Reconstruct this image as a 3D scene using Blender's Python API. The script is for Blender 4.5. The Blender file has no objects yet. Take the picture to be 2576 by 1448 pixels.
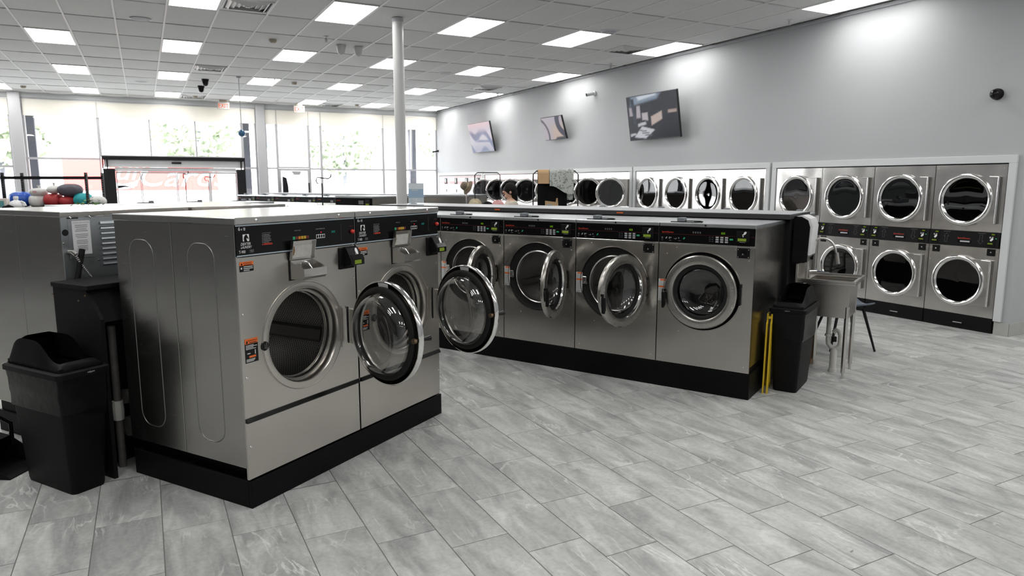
import bpy, bmesh, math, random
from mathutils import Vector, Matrix
random.seed(7)
PI = math.pi
sc = bpy.context.scene
COL = sc.collection

# ------------------------------------------------------------------ camera, world, exposure
H = 1.73
F_PX, PITCH, YAW = 1749.9, math.radians(8.627), math.radians(27.71)
cam_d = bpy.data.cameras.new('camera'); cam = bpy.data.objects.new('camera', cam_d); COL.objects.link(cam)
cam.location = (0, 0, H)
cam.rotation_euler = (PI/2 - PITCH, 0, -YAW)
cam_d.sensor_width = 36.0; cam_d.lens = F_PX/2576*36.0
cam_d.clip_start = 0.05; cam_d.clip_end = 300
cam_d.dof.use_dof = True; cam_d.dof.focus_distance = 4.6; cam_d.dof.aperture_fstop = 4.0
sc.camera = cam

world = bpy.data.worlds.new('world'); sc.world = world; world.use_nodes = True
wn = world.node_tree.nodes; bg = wn['Background']
bg.inputs[0].default_value = (0.975, 0.985, 1.0, 1); bg.inputs[1].default_value = 18.0

LIGHT_L = 11.3            # radiance of the ceiling light panels
sc.view_settings.view_transform = 'Standard'; sc.view_settings.look = 'None'
sc.view_settings.gamma = 1.0; sc.view_settings.use_curve_mapping = False
sc.view_settings.exposure = 0.0
cy = sc.cycles
cy.use_denoising = True
cy.use_adaptive_sampling = True; cy.adaptive_threshold = 0.02
cy.max_bounces = 8; cy.diffuse_bounces = 4; cy.glossy_bounces = 5; cy.transmission_bounces = 6; cy.transparent_max_bounces = 14
cy.caustics_reflective = False; cy.caustics_refractive = False
cy.sample_clamp_indirect = 6.0

# pixel -> point helpers (photo pixels 2576x1448)
_cp, _sp = math.cos(PITCH), math.sin(PITCH)
FWD = Vector((math.sin(YAW)*_cp, math.cos(YAW)*_cp, -_sp)); RT = Vector((math.cos(YAW), -math.sin(YAW), 0)); UP = RT.cross(FWD)
CAM = Vector((0, 0, H))
def ray(x, y): return FWD + RT*((x-1288)/F_PX) - UP*((y-724)/F_PX)
def at_z(x, y, z):
    r = ray(x, y); return CAM + r*((z-H)/r.z)
def at_d(x, y, d): return CAM + ray(x, y)*d
def at_Y(x, y, Y):
    r = ray(x, y); return CAM + r*(Y/r.y)
def at_X(x, y, X):
    r = ray(x, y); return CAM + r*(X/r.x)

# ------------------------------------------------------------------ materials
MATS = {}
def newmat(name):
    m = bpy.data.materials.new(name); m.use_nodes = True; MATS[name] = m
    return m, m.node_tree.nodes, m.node_tree.links, m.node_tree.nodes['Principled BSDF']
def mat(name, col, rough=0.5, metal=0.0, emit=None, es=0.0, noise=0.0, nscale=30.0, bump=0.0, spec=0.5, alpha=None, rvar=0.0):
    m, N, L, b = newmat(name)
    b.inputs['Base Color'].default_value = (*col, 1); b.inputs['Roughness'].default_value = rough; b.inputs['Metallic'].default_value = metal
    b.inputs['Specular IOR Level'].default_value = spec
    if emit: b.inputs['Emission Color'].default_value = (*emit, 1); b.inputs['Emission Strength'].default_value = es
    if noise or bump or rvar:
        tc = N.new('ShaderNodeTexCoord'); nt = N.new('ShaderNodeTexNoise'); nt.inputs['Scale'].default_value = nscale; nt.inputs['Detail'].default_value = 4
        L.new(tc.outputs['Object'], nt.inputs['Vector'])
        if noise:
            mx = N.new('ShaderNodeMix'); mx.data_type = 'RGBA'
            mx.inputs['A'].default_value = (*[max(0, c*(1-noise)) for c in col], 1); mx.inputs['B'].default_value = (*[min(1, c*(1+noise)) for c in col], 1)
            L.new(nt.outputs['Fac'], mx.inputs['Factor']); L.new(mx.outputs['Result'], b.inputs['Base Color'])
        if rvar:
            mr = N.new('ShaderNodeMapRange'); mr.inputs['To Min'].default_value = rough-rvar; mr.inputs['To Max'].default_value = rough+rvar
            L.new(nt.outputs['Fac'], mr.inputs['Value']); L.new(mr.outputs['Result'], b.inputs['Roughness'])
        if bump:
            bp = N.new('ShaderNodeBump'); bp.inputs['Strength'].default_value = bump; bp.inputs['Distance'].default_value = 0.01
            L.new(nt.outputs['Fac'], bp.inputs['Height']); L.new(bp.outputs['Normal'], b.inputs['Normal'])
    return m
def steel(name, col, rough, stretch=(2, 2, 90), bump=0.0015, wav=0.0):
    m, N, L, b = newmat(name)
    b.inputs['Metallic'].default_value = 1.0
    tc = N.new('ShaderNodeTexCoord'); mp = N.new('ShaderNodeMapping'); mp.inputs['Scale'].default_value = stretch
    nt = N.new('ShaderNodeTexNoise'); nt.inputs['Scale'].default_value = 4; nt.inputs['Detail'].default_value = 3
    L.new(tc.outputs['Object'], mp.inputs['Vector']); L.new(mp.outputs['Vector'], nt.inputs['Vector'])
    n2 = N.new('ShaderNodeTexNoise'); n2.inputs['Scale'].default_value = 2.3; n2.inputs['Detail'].default_value = 2
    L.new(tc.outputs['Object'], n2.inputs['Vector'])
    mx = N.new('ShaderNodeMix'); mx.data_type = 'RGBA'; mx.inputs['A'].default_value = (*[c*0.9 for c in col], 1); mx.inputs['B'].default_value = (*[min(1, c*1.08) for c in col], 1)
    L.new(n2.outputs['Fac'], mx.inputs['Factor']); L.new(mx.outputs['Result'], b.inputs['Base Color'])
    mr = N.new('ShaderNodeMapRange'); mr.inputs['To Min'].default_value = rough*0.8; mr.inputs['To Max'].default_value = rough*1.2
    L.new(nt.outputs['Fac'], mr.inputs['Value']); L.new(mr.outputs['Result'], b.inputs['Roughness'])
    bp = N.new('ShaderNodeBump'); bp.inputs['Strength'].default_value = bump; bp.inputs['Distance'].default_value = 0.002
    L.new(nt.outputs['Fac'], bp.inputs['Height'])
    if wav:
        b2 = N.new('ShaderNodeBump'); b2.inputs['Strength'].default_value = wav; b2.inputs['Distance'].default_value = 0.03
        n3 = N.new('ShaderNodeTexNoise'); n3.inputs['Scale'].default_value = 2.6; n3.inputs['Detail'].default_value = 0.5
        L.new(tc.outputs['Object'], n3.inputs['Vector']); L.new(n3.outputs['Fac'], b2.inputs['Height']); L.new(bp.outputs['Normal'], b2.inputs['Normal'])
        L.new(b2.outputs['Normal'], b.inputs['Normal'])
    else: L.new(bp.outputs['Normal'], b.inputs['Normal'])
    return m
def thin_glass(name, tint=(1, 1, 1), refl=0.9, ior=1.5, rough=0.0):
    m = bpy.data.materials.new(name); m.use_nodes = True; MATS[name] = m
    N = m.node_tree.nodes; L = m.node_tree.links; N.clear()
    o = N.new('ShaderNodeOutputMaterial'); mx = N.new('ShaderNodeMixShader'); t = N.new('ShaderNodeBsdfTransparent'); g = N.new('ShaderNodeBsdfGlossy'); f = N.new('ShaderNodeMath'); lw_ = N.new('ShaderNodeLayerWeight'); pw_ = N.new('ShaderNodeMath')
    t.inputs[0].default_value = (*tint, 1); g.inputs[0].default_value = (refl, refl, refl, 1); g.inputs['Roughness'].default_value = rough
    lw_.inputs['Blend'].default_value = 0.5; pw_.operation = 'POWER'; pw_.inputs[1].default_value = 4.0; f.operation = 'MULTIPLY_ADD'; f.inputs[1].default_value = 0.9; f.inputs[2].default_value = 2*((ior-1)/(ior+1))**2
    L.new(lw_.outputs['Facing'], pw_.inputs[0]); L.new(pw_.outputs[0], f.inputs[0])
    L.new(f.outputs[0], mx.inputs[0]); L.new(t.outputs[0], mx.inputs[1]); L.new(g.outputs[0], mx.inputs[2]); L.new(mx.outputs[0], o.inputs[0])
    return m
def emis(name, col, s):
    m = bpy.data.materials.new(name); m.use_nodes = True; MATS[name] = m
    N = m.node_tree.nodes; L = m.node_tree.links; N.clear()
    o = N.new('ShaderNodeOutputMaterial'); e = N.new('ShaderNodeEmission'); e.inputs[0].default_value = (*col, 1); e.inputs[1].default_value = s
    L.new(e.outputs[0], o.inputs[0]); return m

steel('steel', (0.58, 0.55, 0.51), 0.30, bump=0.002)
mat('panel_film', (0.005, 0.005, 0.0055), 0.45, spec=0.03)
steel('stamp', (0.26, 0.255, 0.245), 0.35)
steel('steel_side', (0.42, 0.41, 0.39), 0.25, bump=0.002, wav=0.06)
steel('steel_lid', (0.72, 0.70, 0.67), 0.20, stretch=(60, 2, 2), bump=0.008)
steel('steel_dark', (0.45, 0.428, 0.40), 0.24, wav=0.22)
steel('steel_dryer', (0.60, 0.58, 0.56), 0.24, stretch=(2,2,2), bump=0.0, wav=0.40)
steel('chrome', (0.82, 0.81, 0.80), 0.10, bump=0.0)
steel('chrome_dull', (0.62, 0.60, 0.575), 0.24, bump=0.01)
steel('galvanised', (0.42, 0.45, 0.47), 0.42, stretch=(3, 3, 3))
mat('black_plastic', (0.006, 0.006, 0.0065), 0.45, noise=0.2, spec=0.15)
mat('black_gloss', (0.004, 0.004, 0.0045), 0.18, spec=0.3)
mat('black_rubber', (0.006, 0.006, 0.006), 0.6, spec=0.3)
mat('black_paint', (0.005, 0.005, 0.0055), 0.45, noise=0.3, nscale=12, bump=0.05, spec=0.09)
mat('black_metal', (0.007, 0.007, 0.009), 0.5, spec=0.25)
mat('bin_plastic', (0.006, 0.006, 0.0065), 0.5, noise=0.2, nscale=60, bump=0.04, spec=0.12)
mat('bin_bag', (0.003, 0.003, 0.0035), 0.30, bump=0.3, nscale=14, spec=0.18)
mat('speckle_black', (0.009, 0.009, 0.010), 0.55, noise=0.6, nscale=220, bump=0.35, spec=0.12)
mat('white_print', (0.75, 0.75, 0.74), 0.5)
mat('grey_print', (0.30, 0.31, 0.31), 0.5)
mat('dim_print', (0.10, 0.10, 0.105), 0.5)
mat('red_print', (0.62, 0.05, 0.02), 0.5)
mat('dark_red_print', (0.16, 0.014, 0.01), 0.5)
mat('orange_print', (0.78, 0.15, 0.025), 0.5)
mat('green_print', (0.02, 0.35, 0.15), 0.5)
mat('yellow_print', (0.55, 0.36, 0.03), 0.5)
mat('orange_button', (0.65, 0.20, 0.02), 0.4)
mat('red_button', (0.60, 0.03, 0.025), 0.3)
mat('dim_red', (0.14, 0.018, 0.014), 0.5)
mat('pale_edge', (0.36, 0.43, 0.48), 0.35)
emis('lcd', (0.42, 0.60, 0.07), 0.30)
emis('led_green', (0.35, 0.80, 0.02), 0.5)
emis('led_teal', (0.02, 0.40, 0.33), 0.6)
emis('led_red', (1.0, 0.03, 0.05), 1.2)
emis('exit_red', (1.0, 0.16, 0.05), 1.1)
mat('sticker_white', (0.62, 0.63, 0.63), 0.5)
mat('paper', (0.70, 0.71, 0.72), 0.6)
mat('white_paint', (0.64, 0.66, 0.67), 0.4)
mat('white_plastic', (0.76, 0.77, 0.77), 0.3)
mat('mullion', (0.56, 0.56, 0.58), 0.4, metal=0.2)
mat('column_paint', (0.60, 0.61, 0.60), 0.3)
mat('wall_paint', (0.435, 0.45, 0.465), 0.55, noise=0.02, nscale=3)
mat('wall_far', (0.09, 0.092, 0.095), 0.6, noise=0.05, nscale=2)
mat('residue', (0.55, 0.54, 0.51), 0.8, noise=0.25, nscale=40)
mat('rust', (0.20, 0.12, 0.05), 0.7)
mat('brass_brown', (0.16, 0.11, 0.07), 0.4, metal=0.8)
mat('pvc', (0.62, 0.61, 0.57), 0.4)
mat('pvc_dark', (0.11, 0.105, 0.095), 0.6, noise=0.4, nscale=25)
mat('yellow_plastic', (0.66, 0.45, 0.015), 0.4)
mat('cardboard', (0.33, 0.19, 0.10), 0.8)
mat('blue_grey_plastic', (0.10, 0.125, 0.165), 0.4)
mat('vent_metal', (0.66, 0.66, 0.65), 0.45)
mat('speaker_white', (0.72, 0.72, 0.75), 0.5)
mat('grille_grey', (0.45, 0.45, 0.48), 0.6)
mat('beige_plastic', (0.42, 0.36, 0.28), 0.5)
mat('tv_frame', (0.012, 0.012, 0.015), 0.3)
mat('blue_ball', (0.03, 0.12, 0.24), 0.15)
mat('skin', (0.60, 0.36, 0.26), 0.5)
mat('hair', (0.006, 0.005, 0.005), 0.75, bump=0.5, nscale=60, spec=0.2)
mat('shirt', (0.56, 0.52, 0.44), 0.85, bump=0.3, nscale=40)
mat('jeans', (0.04, 0.06, 0.11), 0.8)
mat('straw', (0.17, 0.125, 0.085), 0.85, noise=0.35, nscale=70, bump=0.5)
mat('khaki', (0.42, 0.36, 0.24), 0.85, noise=0.15, nscale=30)
mat('tan_cloth', (0.52, 0.35, 0.19), 0.9, noise=0.12, nscale=60, bump=0.2)
mat('black_cloth', (0.004, 0.004, 0.0045), 0.9, spec=0.2)
mat('pink_cloth', (0.60, 0.33, 0.33), 0.9)
mat('bag_blue', (0.015, 0.09, 0.46), 0.32, bump=0.4, nscale=9)
mat('bag_red', (0.42, 0.03, 0.035), 0.55, bump=0.4, nscale=12)
mat('bag_white', (0.68, 0.67, 0.65), 0.6, bump=0.4, nscale=10)
mat('bag_grey', (0.085, 0.075, 0.10), 0.5, bump=0.4, nscale=9)
mat('bag_teal', (0.02, 0.38, 0.42), 0.6, bump=0.4, nscale=10)
mat('leaf', (0.10, 0.20, 0.04), 0.6)
mat('door_white', (0.70, 0.70, 0.71), 0.5)
mat('pink_strip', (0.62, 0.36, 0.37), 0.5)
mat('grout', (0.20, 0.19, 0.18), 0.9)
mat('lid_grey', (0.20, 0.225, 0.25), 0.5)
mat('asphalt', (0.30, 0.30, 0.30), 0.9)
mat('ext_red', (0.60, 0.076, 0.066), 0.7)
mat('ext_white', (0.80, 0.80, 0.80), 0.8)
mat('ext_post', (0.12, 0.125, 0.15), 0.6)
mat('ext_leaf', (0.38, 0.43, 0.32), 0.9, noise=0.2, nscale=2)
mat('ext_window', (0.09, 0.11, 0.13), 0.2)
thin_glass('window_glass', (0.97, 0.98, 0.98), 0.9)
thin_glass('door_glass', (0.78, 0.78, 0.77), 0.95, 1.7)
thin_glass('dark_glass', (0.30, 0.30, 0.31), 0.9, 1.55)
thin_glass('smoke_glass', (0.035, 0.035, 0.038), 0.9, 1.5)
thin_glass('acrylic', (0.86, 0.90, 0.92), 0.9, 1.45)

def drum_mat():
    m, N, L, b = newmat('drum')
    b.inputs['Metallic'].default_value = 1.0; b.inputs['Roughness'].default_value = 0.38
    tc = N.new('ShaderNodeTexCoord'); sp = N.new('ShaderNodeSeparateXYZ'); L.new(tc.outputs['Object'], sp.inputs[0])
    def M(op, a, c=None):
        n = N.new('ShaderNodeMath'); n.operation = op
        for i, v in enumerate((a, c)):
            if v is None: continue
            if isinstance(v, (int, float)): n.inputs[i].default_value = v
            else: L.new(v, n.inputs[i])
        return n.outputs[0]
    ang = M('ARCTAN2', sp.outputs['X'], sp.outputs['Z'])
    s1 = M('SINE', M('MULTIPLY', ang, 84.0)); s2 = M('SINE', M('MULTIPLY', sp.outputs['Y'], 330.0))
    hole = M('GREATER_THAN', M('MULTIPLY', s1, s2), 0.42)
    mx = N.new('ShaderNodeMix'); mx.data_type = 'RGBA'; mx.inputs['A'].default_value = (0.46, 0.45, 0.44, 1); mx.inputs['B'].default_value = (0.03, 0.03, 0.03, 1)
    L.new(hole, mx.inputs['Factor']); L.new(mx.outputs['Result'], b.inputs['Base Color'])
drum_mat()
mat('drum_plain', (0.38, 0.37, 0.36), 0.38, metal=1.0)

def floor_mat():
    m, N, L, b = newmat('floor_tile')
    tc = N.new('ShaderNodeTexCoord'); oi = N.new('ShaderNodeObjectInfo')
    off = N.new('ShaderNodeVectorMath'); off.operation = 'SCALE'; off.inputs[0].default_value = (37, 91, 13); L.new(oi.outputs['Random'], off.inputs['Scale'])
    ad = N.new('ShaderNodeVectorMath'); ad.operation = 'ADD'; L.new(tc.outputs['Object'], ad.inputs[0]); L.new(off.outputs[0], ad.inputs[1])
    rot = N.new('ShaderNodeMapping'); rot.inputs['Rotation'].default_value = (0, 0, math.radians(14)); rot.inputs['Scale'].default_value = (3.2, 0.9, 1); L.new(ad.outputs[0], rot.inputs['Vector'])
    n1 = N.new('ShaderNodeTexNoise'); n1.inputs['Scale'].default_value = 2.2; n1.inputs['Detail'].default_value = 8; n1.inputs['Roughness'].default_value = 0.62; n1.inputs['Distortion'].default_value = 0.6
    L.new(rot.outputs[0], n1.inputs['Vector'])
    cr = N.new('ShaderNodeValToRGB'); e = cr.color_ramp.elements
    e[0].position = 0.34; e[0].color = (0.295, 0.305, 0.298, 1); e[1].position = 0.68; e[1].color = (0.59, 0.60, 0.585, 1)
    L.new(n1.outputs['Fac'], cr.inputs[0])
    # thin pale veins
    n2 = N.new('ShaderNodeTexNoise'); n2.inputs['Scale'].default_value = 1.5; n2.inputs['Detail'].default_value = 5; n2.inputs['Distortion'].default_value = 1.2
    L.new(rot.outputs[0], n2.inputs['Vector'])
    ma = N.new('ShaderNodeMath'); ma.operation = 'SUBTRACT'; ma.inputs[1].default_value = 0.5; L.new(n2.outputs['Fac'], ma.inputs[0])
    mb = N.new('ShaderNodeMath'); mb.operation = 'ABSOLUTE'; L.new(ma.outputs[0], mb.inputs[0])
    mr = N.new('ShaderNodeMapRange'); mr.inputs['From Min'].default_value = 0.0; mr.inputs['From Max'].default_value = 0.02; mr.inputs['To Min'].default_value = 0.95; mr.inputs['To Max'].default_value = 0
    L.new(mb.outputs[0], mr.inputs['Value'])
    n4 = N.new('ShaderNodeTexNoise'); n4.inputs['Scale'].default_value = 3.0; L.new(ad.outputs[0], n4.inputs['Vector'])
    mg = N.new('ShaderNodeMapRange'); mg.inputs['From Min'].default_value = 0.45; mg.inputs['From Max'].default_value = 0.65; L.new(n4.outputs['Fac'], mg.inputs['Value'])
    mm = N.new('ShaderNodeMath'); mm.operation = 'MULTIPLY'; L.new(mr.outputs[0], mm.inputs[0]); L.new(mg.outputs[0], mm.inputs[1])
    mx = N.new('ShaderNodeMix'); mx.data_type = 'RGBA'; mx.inputs['B'].default_value = (0.70, 0.70, 0.68, 1); L.new(mm.outputs[0], mx.inputs['Factor']); L.new(cr.outputs[0], mx.inputs['A'])
    # fine dark pitting
    n3 = N.new('ShaderNodeTexNoise'); n3.inputs['Scale'].default_value = 45; n3.inputs['Detail'].default_value = 4; L.new(ad.outputs[0], n3.inputs['Vector'])
    m3 = N.new('ShaderNodeMapRange'); m3.inputs['From Min'].default_value = 0.3; m3.inputs['From Max'].default_value = 0.6; m3.inputs['To Min'].default_value = 0.86; m3.inputs['To Max'].default_value = 1.0
    L.new(n3.outputs['Fac'], m3.inputs['Value'])
    mu = N.new('ShaderNodeMix'); mu.data_type = 'RGBA'; mu.blend_type = 'MULTIPLY'; mu.inputs['Factor'].default_value = 1.0
    L.new(mx.outputs['Result'], mu.inputs['A']); L.new(m3.outputs[0], mu.inputs['B']); L.new(mu.outputs['Result'], b.inputs['Base Color'])
    b.inputs['Roughness'].default_value = 0.42
    bp = N.new('ShaderNodeBump'); bp.inputs['Strength'].default_value = 0.15; bp.inputs['Distance'].default_value = 0.004; L.new(n1.outputs['Fac'], bp.inputs['Height']); L.new(bp.outputs[0], b.inputs['Normal'])
floor_mat()
def ceil_mat():
    m, N, L, b = newmat('ceiling_tile')
    tc = N.new('ShaderNodeTexCoord'); oi = N.new('ShaderNodeObjectInfo')
    n1 = N.new('ShaderNodeTexNoise'); n1.inputs['Scale'].default_value = 120; n1.inputs['Detail'].default_value = 3; L.new(tc.outputs['Object'], n1.inputs['Vector'])
    cr = N.new('ShaderNodeValToRGB'); e = cr.color_ramp.elements; e[0].position = 0.3; e[0].color = (0.74, 0.74, 0.73, 1); e[1].position = 0.7; e[1].color = (0.86, 0.86, 0.85, 1)
    L.new(n1.outputs['Fac'], cr.inputs[0])
    mr = N.new('ShaderNodeMapRange'); mr.inputs['To Min'].default_value = 0.93; mr.inputs['To Max'].default_value = 1.0; L.new(oi.outputs['Random'], mr.inputs['Value'])
    mu = N.new('ShaderNodeMix'); mu.data_type = 'RGBA'; mu.blend_type = 'MULTIPLY'; mu.inputs['Factor'].default_value = 1.0
    L.new(cr.outputs[0], mu.inputs['A']); L.new(mr.outputs[0], mu.inputs['B']); L.new(mu.outputs['Result'], b.inputs['Base Color']); b.inputs['Roughness'].default_value = 0.9
ceil_mat()
def paisley_mat():
    m, N, L, b = newmat('paisley')
    tc = N.new('ShaderNodeTexCoord'); n = N.new('ShaderNodeTexNoise'); n.inputs['Scale'].default_value = 7; n.inputs['Distortion'].default_value = 2.5; n.inputs['Detail'].default_value = 1
    L.new(tc.outputs['Object'], n.inputs['Vector'])
    w = N.new('ShaderNodeMath'); w.operation = 'MULTIPLY'; w.inputs[1].default_value = 22; L.new(n.outputs['Fac'], w.inputs[0])
    s = N.new('ShaderNodeMath'); s.operation = 'SINE'; L.new(w.outputs[0], s.inputs[0])
    cr = N.new('ShaderNodeValToRGB'); e = cr.color_ramp.elements; e[0].position = 0.35; e[0].color = (0.46, 0.48, 0.46, 1); e[1].position = 0.6; e[1].color = (0.20, 0.23, 0.21, 1)
    L.new(s.outputs[0], cr.inputs[0]); L.new(cr.outputs[0], b.inputs['Base Color']); b.inputs['Roughness'].default_value = 0.9
paisley_mat()
def shade_mat():
    m, N, L, b = newmat('cream_shade'); b.inputs['Base Color'].default_value = (0.84, 0.82, 0.78, 1); b.inputs['Roughness'].default_value = 0.9
    t = N.new('ShaderNodeBsdfTranslucent'); t.inputs[0].default_value = (0.26, 0.25, 0.225, 1); a = N.new('ShaderNodeAddShader'); o = N['Material Output']
    L.new(b.outputs[0], a.inputs[0]); L.new(t.outputs[0], a.inputs[1]); L.new(a.outputs[0], o.inputs[0])
shade_mat()
emis('light_panel', (1.0, 0.985, 0.96), LIGHT_L)

# ------------------------------------------------------------------ mesh helpers
class MB:
    def __init__(s): s.v = []; s.f = []
    def add(s, v, f):
        o = len(s.v); s.v += [tuple(p) for p in v]; s.f += [tuple(i+o for i in q) for q in f]; return s
    def box(s, x0, x1, y0, y1, z0, z1, bev=0.0):
        if x1 < x0: x0, x1 = x1, x0
        if y1 < y0: y0, y1 = y1, y0
        if z1 < z0: z0, z1 = z1, z0
        if not bev:
            v = [(x0,y0,z0),(x1,y0,z0),(x1,y1,z0),(x0,y1,z0),(x0,y0,z1),(x1,y0,z1),(x1,y1,z1),(x0,y1,z1)]
            return s.add(v, [(0,3,2,1),(4,5,6,7),(0,1,5,4),(1,2,6,5),(2,3,7,6),(3,0,4,7)])
        b = min(bev, (x1-x0)/2.01, (y1-y0)/2.01, (z1-z0)/2.01)
        c = ((x0+x1)/2, (y0+y1)/2, (z0+z1)/2); h = ((x1-x0)/2, (y1-y0)/2, (z1-z0)/2)
        idx = {}; v = []
        for sx in (-1,1):
            for sy in (-1,1):
                for sz in (-1,1):
                    for ax in range(3):
                        d = [h[0]-b, h[1]-b, h[2]-b]; d[ax] = h[ax]
                        idx[(sx,sy,sz,ax)] = len(v); v.append((c[0]+sx*d[0], c[1]+sy*d[1], c[2]+sz*d[2]))
        f = []
        for ax in range(3):
            o1, o2 = [(1,2),(0,2),(0,1)][ax]
            for sg in (-1,1):
                q = []
                for a, bb in ((-1,-1),(1,-1),(1,1),(-1,1)):
                    k = [0,0,0]; k[ax] = sg; k[o1] = a; k[o2] = bb; q.append(idx[(*k, ax)])
                f.append(tuple(q))
        for ax in range(3):
            o1, o2 = [(1,2),(0,2),(0,1)][ax]
            for a in (-1,1):
                for bb in (-1,1):
                    k0 = [0,0,0]; k1 = [0,0,0]; k0[ax] = -1; k1[ax] = 1
                    for k in (k0, k1): k[o1] = a; k[o2] = bb
                    f.append((idx[(*k0,o1)], idx[(*k1,o1)], idx[(*k1,o2)], idx[(*k0,o2)]))
        for sx in (-1,1):
            for sy in (-1,1):
                for sz in (-1,1): f.append(tuple(idx[(sx,sy,sz,a)] for a in range(3)))
        return s.add(v, f)
    def obox(s, c, ax, ay, az):
        "box from centre and three half-axis vectors"
        c, ax, ay, az = Vector(c), Vector(ax), Vector(ay), Vector(az); v = []
        for k in ((-1,-1,-1),(1,-1,-1),(1,1,-1),(-1,1,-1),(-1,-1,1),(1,-1,1),(1,1,1),(-1,1,1)): v.append(c+ax*k[0]+ay*k[1]+az*k[2])
        return s.add(v, [(0,3,2,1),(4,5,6,7),(0,1,5,4),(1,2,6,5),(2,3,7,6),(3,0,4,7)])
    def lathe(s, prof, seg=40, c=(0,0,0), axis='Y', capped=False):
        o = len(s.v); n = len(prof); v = []; f = []
        for i in range(seg):
            t = 2*PI*i/seg; cs, sn = math.cos(t), math.sin(t)
            for r, h in prof:
                if axis == 'Y': v.append((c[0]+r*cs, c[1]+h, c[2]+r*sn))
                elif axis == 'Z': v.append((c[0]+r*cs, c[1]+r*sn, c[2]+h))
                else: v.append((c[0]+h, c[1]+r*cs, c[2]+r*sn))
        for i in range(seg):
            j = (i+1) % seg
            for k in range(n-1): f.append((i*n+k, j*n+k, j*n+k+1, i*n+k+1))
        if capped:
            f.append(tuple(i*n for i in range(seg))); f.append(tuple(i*n+n-1 for i in range(seg)))
        return s.add(v, f)
    def tube(s, pts, r, seg=8, closed=False):
        pts = [Vector(p) for p in pts]; n = len(pts); v = []; f = []
        rs = r if isinstance(r, (list, tuple)) else [r]*n
        prev = None
        for i, p in enumerate(pts):
            a = pts[(i-1) % n] if (closed or i > 0) else p; b = pts[(i+1) % n] if (closed or i < n-1) else p
            t = (b-a).normalized() if (b-a).length > 1e-9 else Vector((0,0,1))
            if prev is None:
                ref = Vector((0,0,1)) if abs(t.z) < 0.9 else Vector((1,0,0)); nx = t.cross(ref).normalized()
            else:
                nx = (prev - t*prev.dot(t)); nx = nx.normalized() if nx.length > 1e-6 else t.orthogonal().normalized()
            prev = nx; ny = t.cross(nx)
            for k in range(seg):
                q = 2*PI*k/seg; v.append(p + nx*(rs[i]*math.cos(q)) + ny*(rs[i]*math.sin(q)))
        for i in range(n if closed else n-1):
            j = (i+1) % n
            for k in range(seg): f.append((i*seg+k, i*seg+(k+1) % seg, j*seg+(k+1) % seg, j*seg+k))
        if not closed: f.append(tuple(range(seg))); f.append(tuple((n-1)*seg+k for k in range(seg)))
        return s.add(v, f)
    def prism(s, poly, a0, a1, axis='Y'):
        "extrude a 2-D polygon; axis Y: poly in (x,z); axis X: poly in (y,z); axis Z: poly in (x,y)"
        n = len(poly)
        def P(p, a): return {'Y': (p[0], a, p[1]), 'X': (a, p[0], p[1]), 'Z': (p[0], p[1], a)}[axis]
        v = [P(p, a0) for p in poly] + [P(p, a1) for p in poly]
        f = [tuple(range(n)), tuple(range(2*n-1, n-1, -1))] + [(i, (i+1) % n, n+(i+1) % n, n+i) for i in range(n)]
        return s.add(v, f)
    def flat(s, poly, y): return s.add([(p[0], y, p[1]) for p in poly], [tuple(range(len(poly)))])
    def rect(s, x0, x1, z0, z1, y): return s.flat([(x0,z0),(x1,z0),(x1,z1),(x0,z1)], y)
    def plate_hole(s, x0, x1, z0, z1, cx, cz, r, y0, y1, seg=48):
        "plate in the XZ plane with a round hole, front at y0, back at y1"
        v = []; f = []
        def edge(t):
            c, n = math.cos(t), math.sin(t); k = 1e9
            if c > 1e-9: k = min(k, (x1-cx)/c)
            if c < -1e-9: k = min(k, (x0-cx)/c)
            if n > 1e-9: k = min(k, (z1-cz)/n)
            if n < -1e-9: k = min(k, (z0-cz)/n)
            return (cx+k*c, cz+k*n)
        ang = sorted(set([2*PI*i/seg for i in range(seg)] + [math.atan2(z-cz, x-cx) % (2*PI) for x in (x0,x1) for z in (z0,z1)]))
        n = len(ang)
        for t in ang:
            e = edge(t); i = (cx+r*math.cos(t), cz+r*math.sin(t))
            v += [(i[0],y0,i[1]), (e[0],y0,e[1]), (e[0],y1,e[1]), (i[0],y1,i[1])]
        for i in range(n):
            j = (i+1) % n
            for a, b in ((0,1),(1,2),(2,3),(3,0)): f.append((i*4+a, i*4+b, j*4+b, j*4+a))
        return s.add(v, f)
    def text(s, string, size, x, z, y=-0.001, shear=0.0, align='LEFT', sx=1.0):
        v, f = text_geo(string, size, shear, align)
        return s.add([(x+p[0]*sx, y, z+p[1]) for p in v], f)
    def build(s, name, m, parent=None, loc=None, smooth=None, rot=None):
        me = bpy.data.meshes.new(name); me.from_pydata(s.v, [], s.f)
        bm = bmesh.new(); bm.from_mesh(me); bmesh.ops.recalc_face_normals(bm, faces=bm.faces); bm.to_mesh(me); bm.free()
        if m: me.materials.append(MATS[m])
        if smooth:
            me.shade_smooth(); me.set_sharp_from_angle(angle=math.radians(smooth))
        o = bpy.data.objects.new(name, me); COL.objects.link(o)
        if parent is not None: o.parent = parent
        if loc is not None: o.location = loc
        if rot is not None: o.rotation_euler = rot
        return o
_TXT = {}
def text_geo(string, size, shear, align):
    k = (string, shear, align)
    if k not in _TXT:
        c = bpy.data.curves.new('t', 'FONT'); c.body = string; c.size = 1; c.shear = shear; c.align_x = align; c.resolution_u = 3
        o = bpy.data.objects.new('t', c); COL.objects.link(o)
        dg = bpy.context.evaluated_depsgraph_get(); me = bpy.data.meshes.new_from_object(o.evaluated_get(dg))
        _TXT[k] = ([tuple(v.co) for v in me.vertices], [tuple(p.vertices) for p in me.polygons])
        bpy.data.objects.remove(o); bpy.data.curves.remove(c); bpy.data.meshes.remove(me)
    v, f = _TXT[k]
    return [(p[0]*size, p[1]*size) for p in v], f
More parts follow.
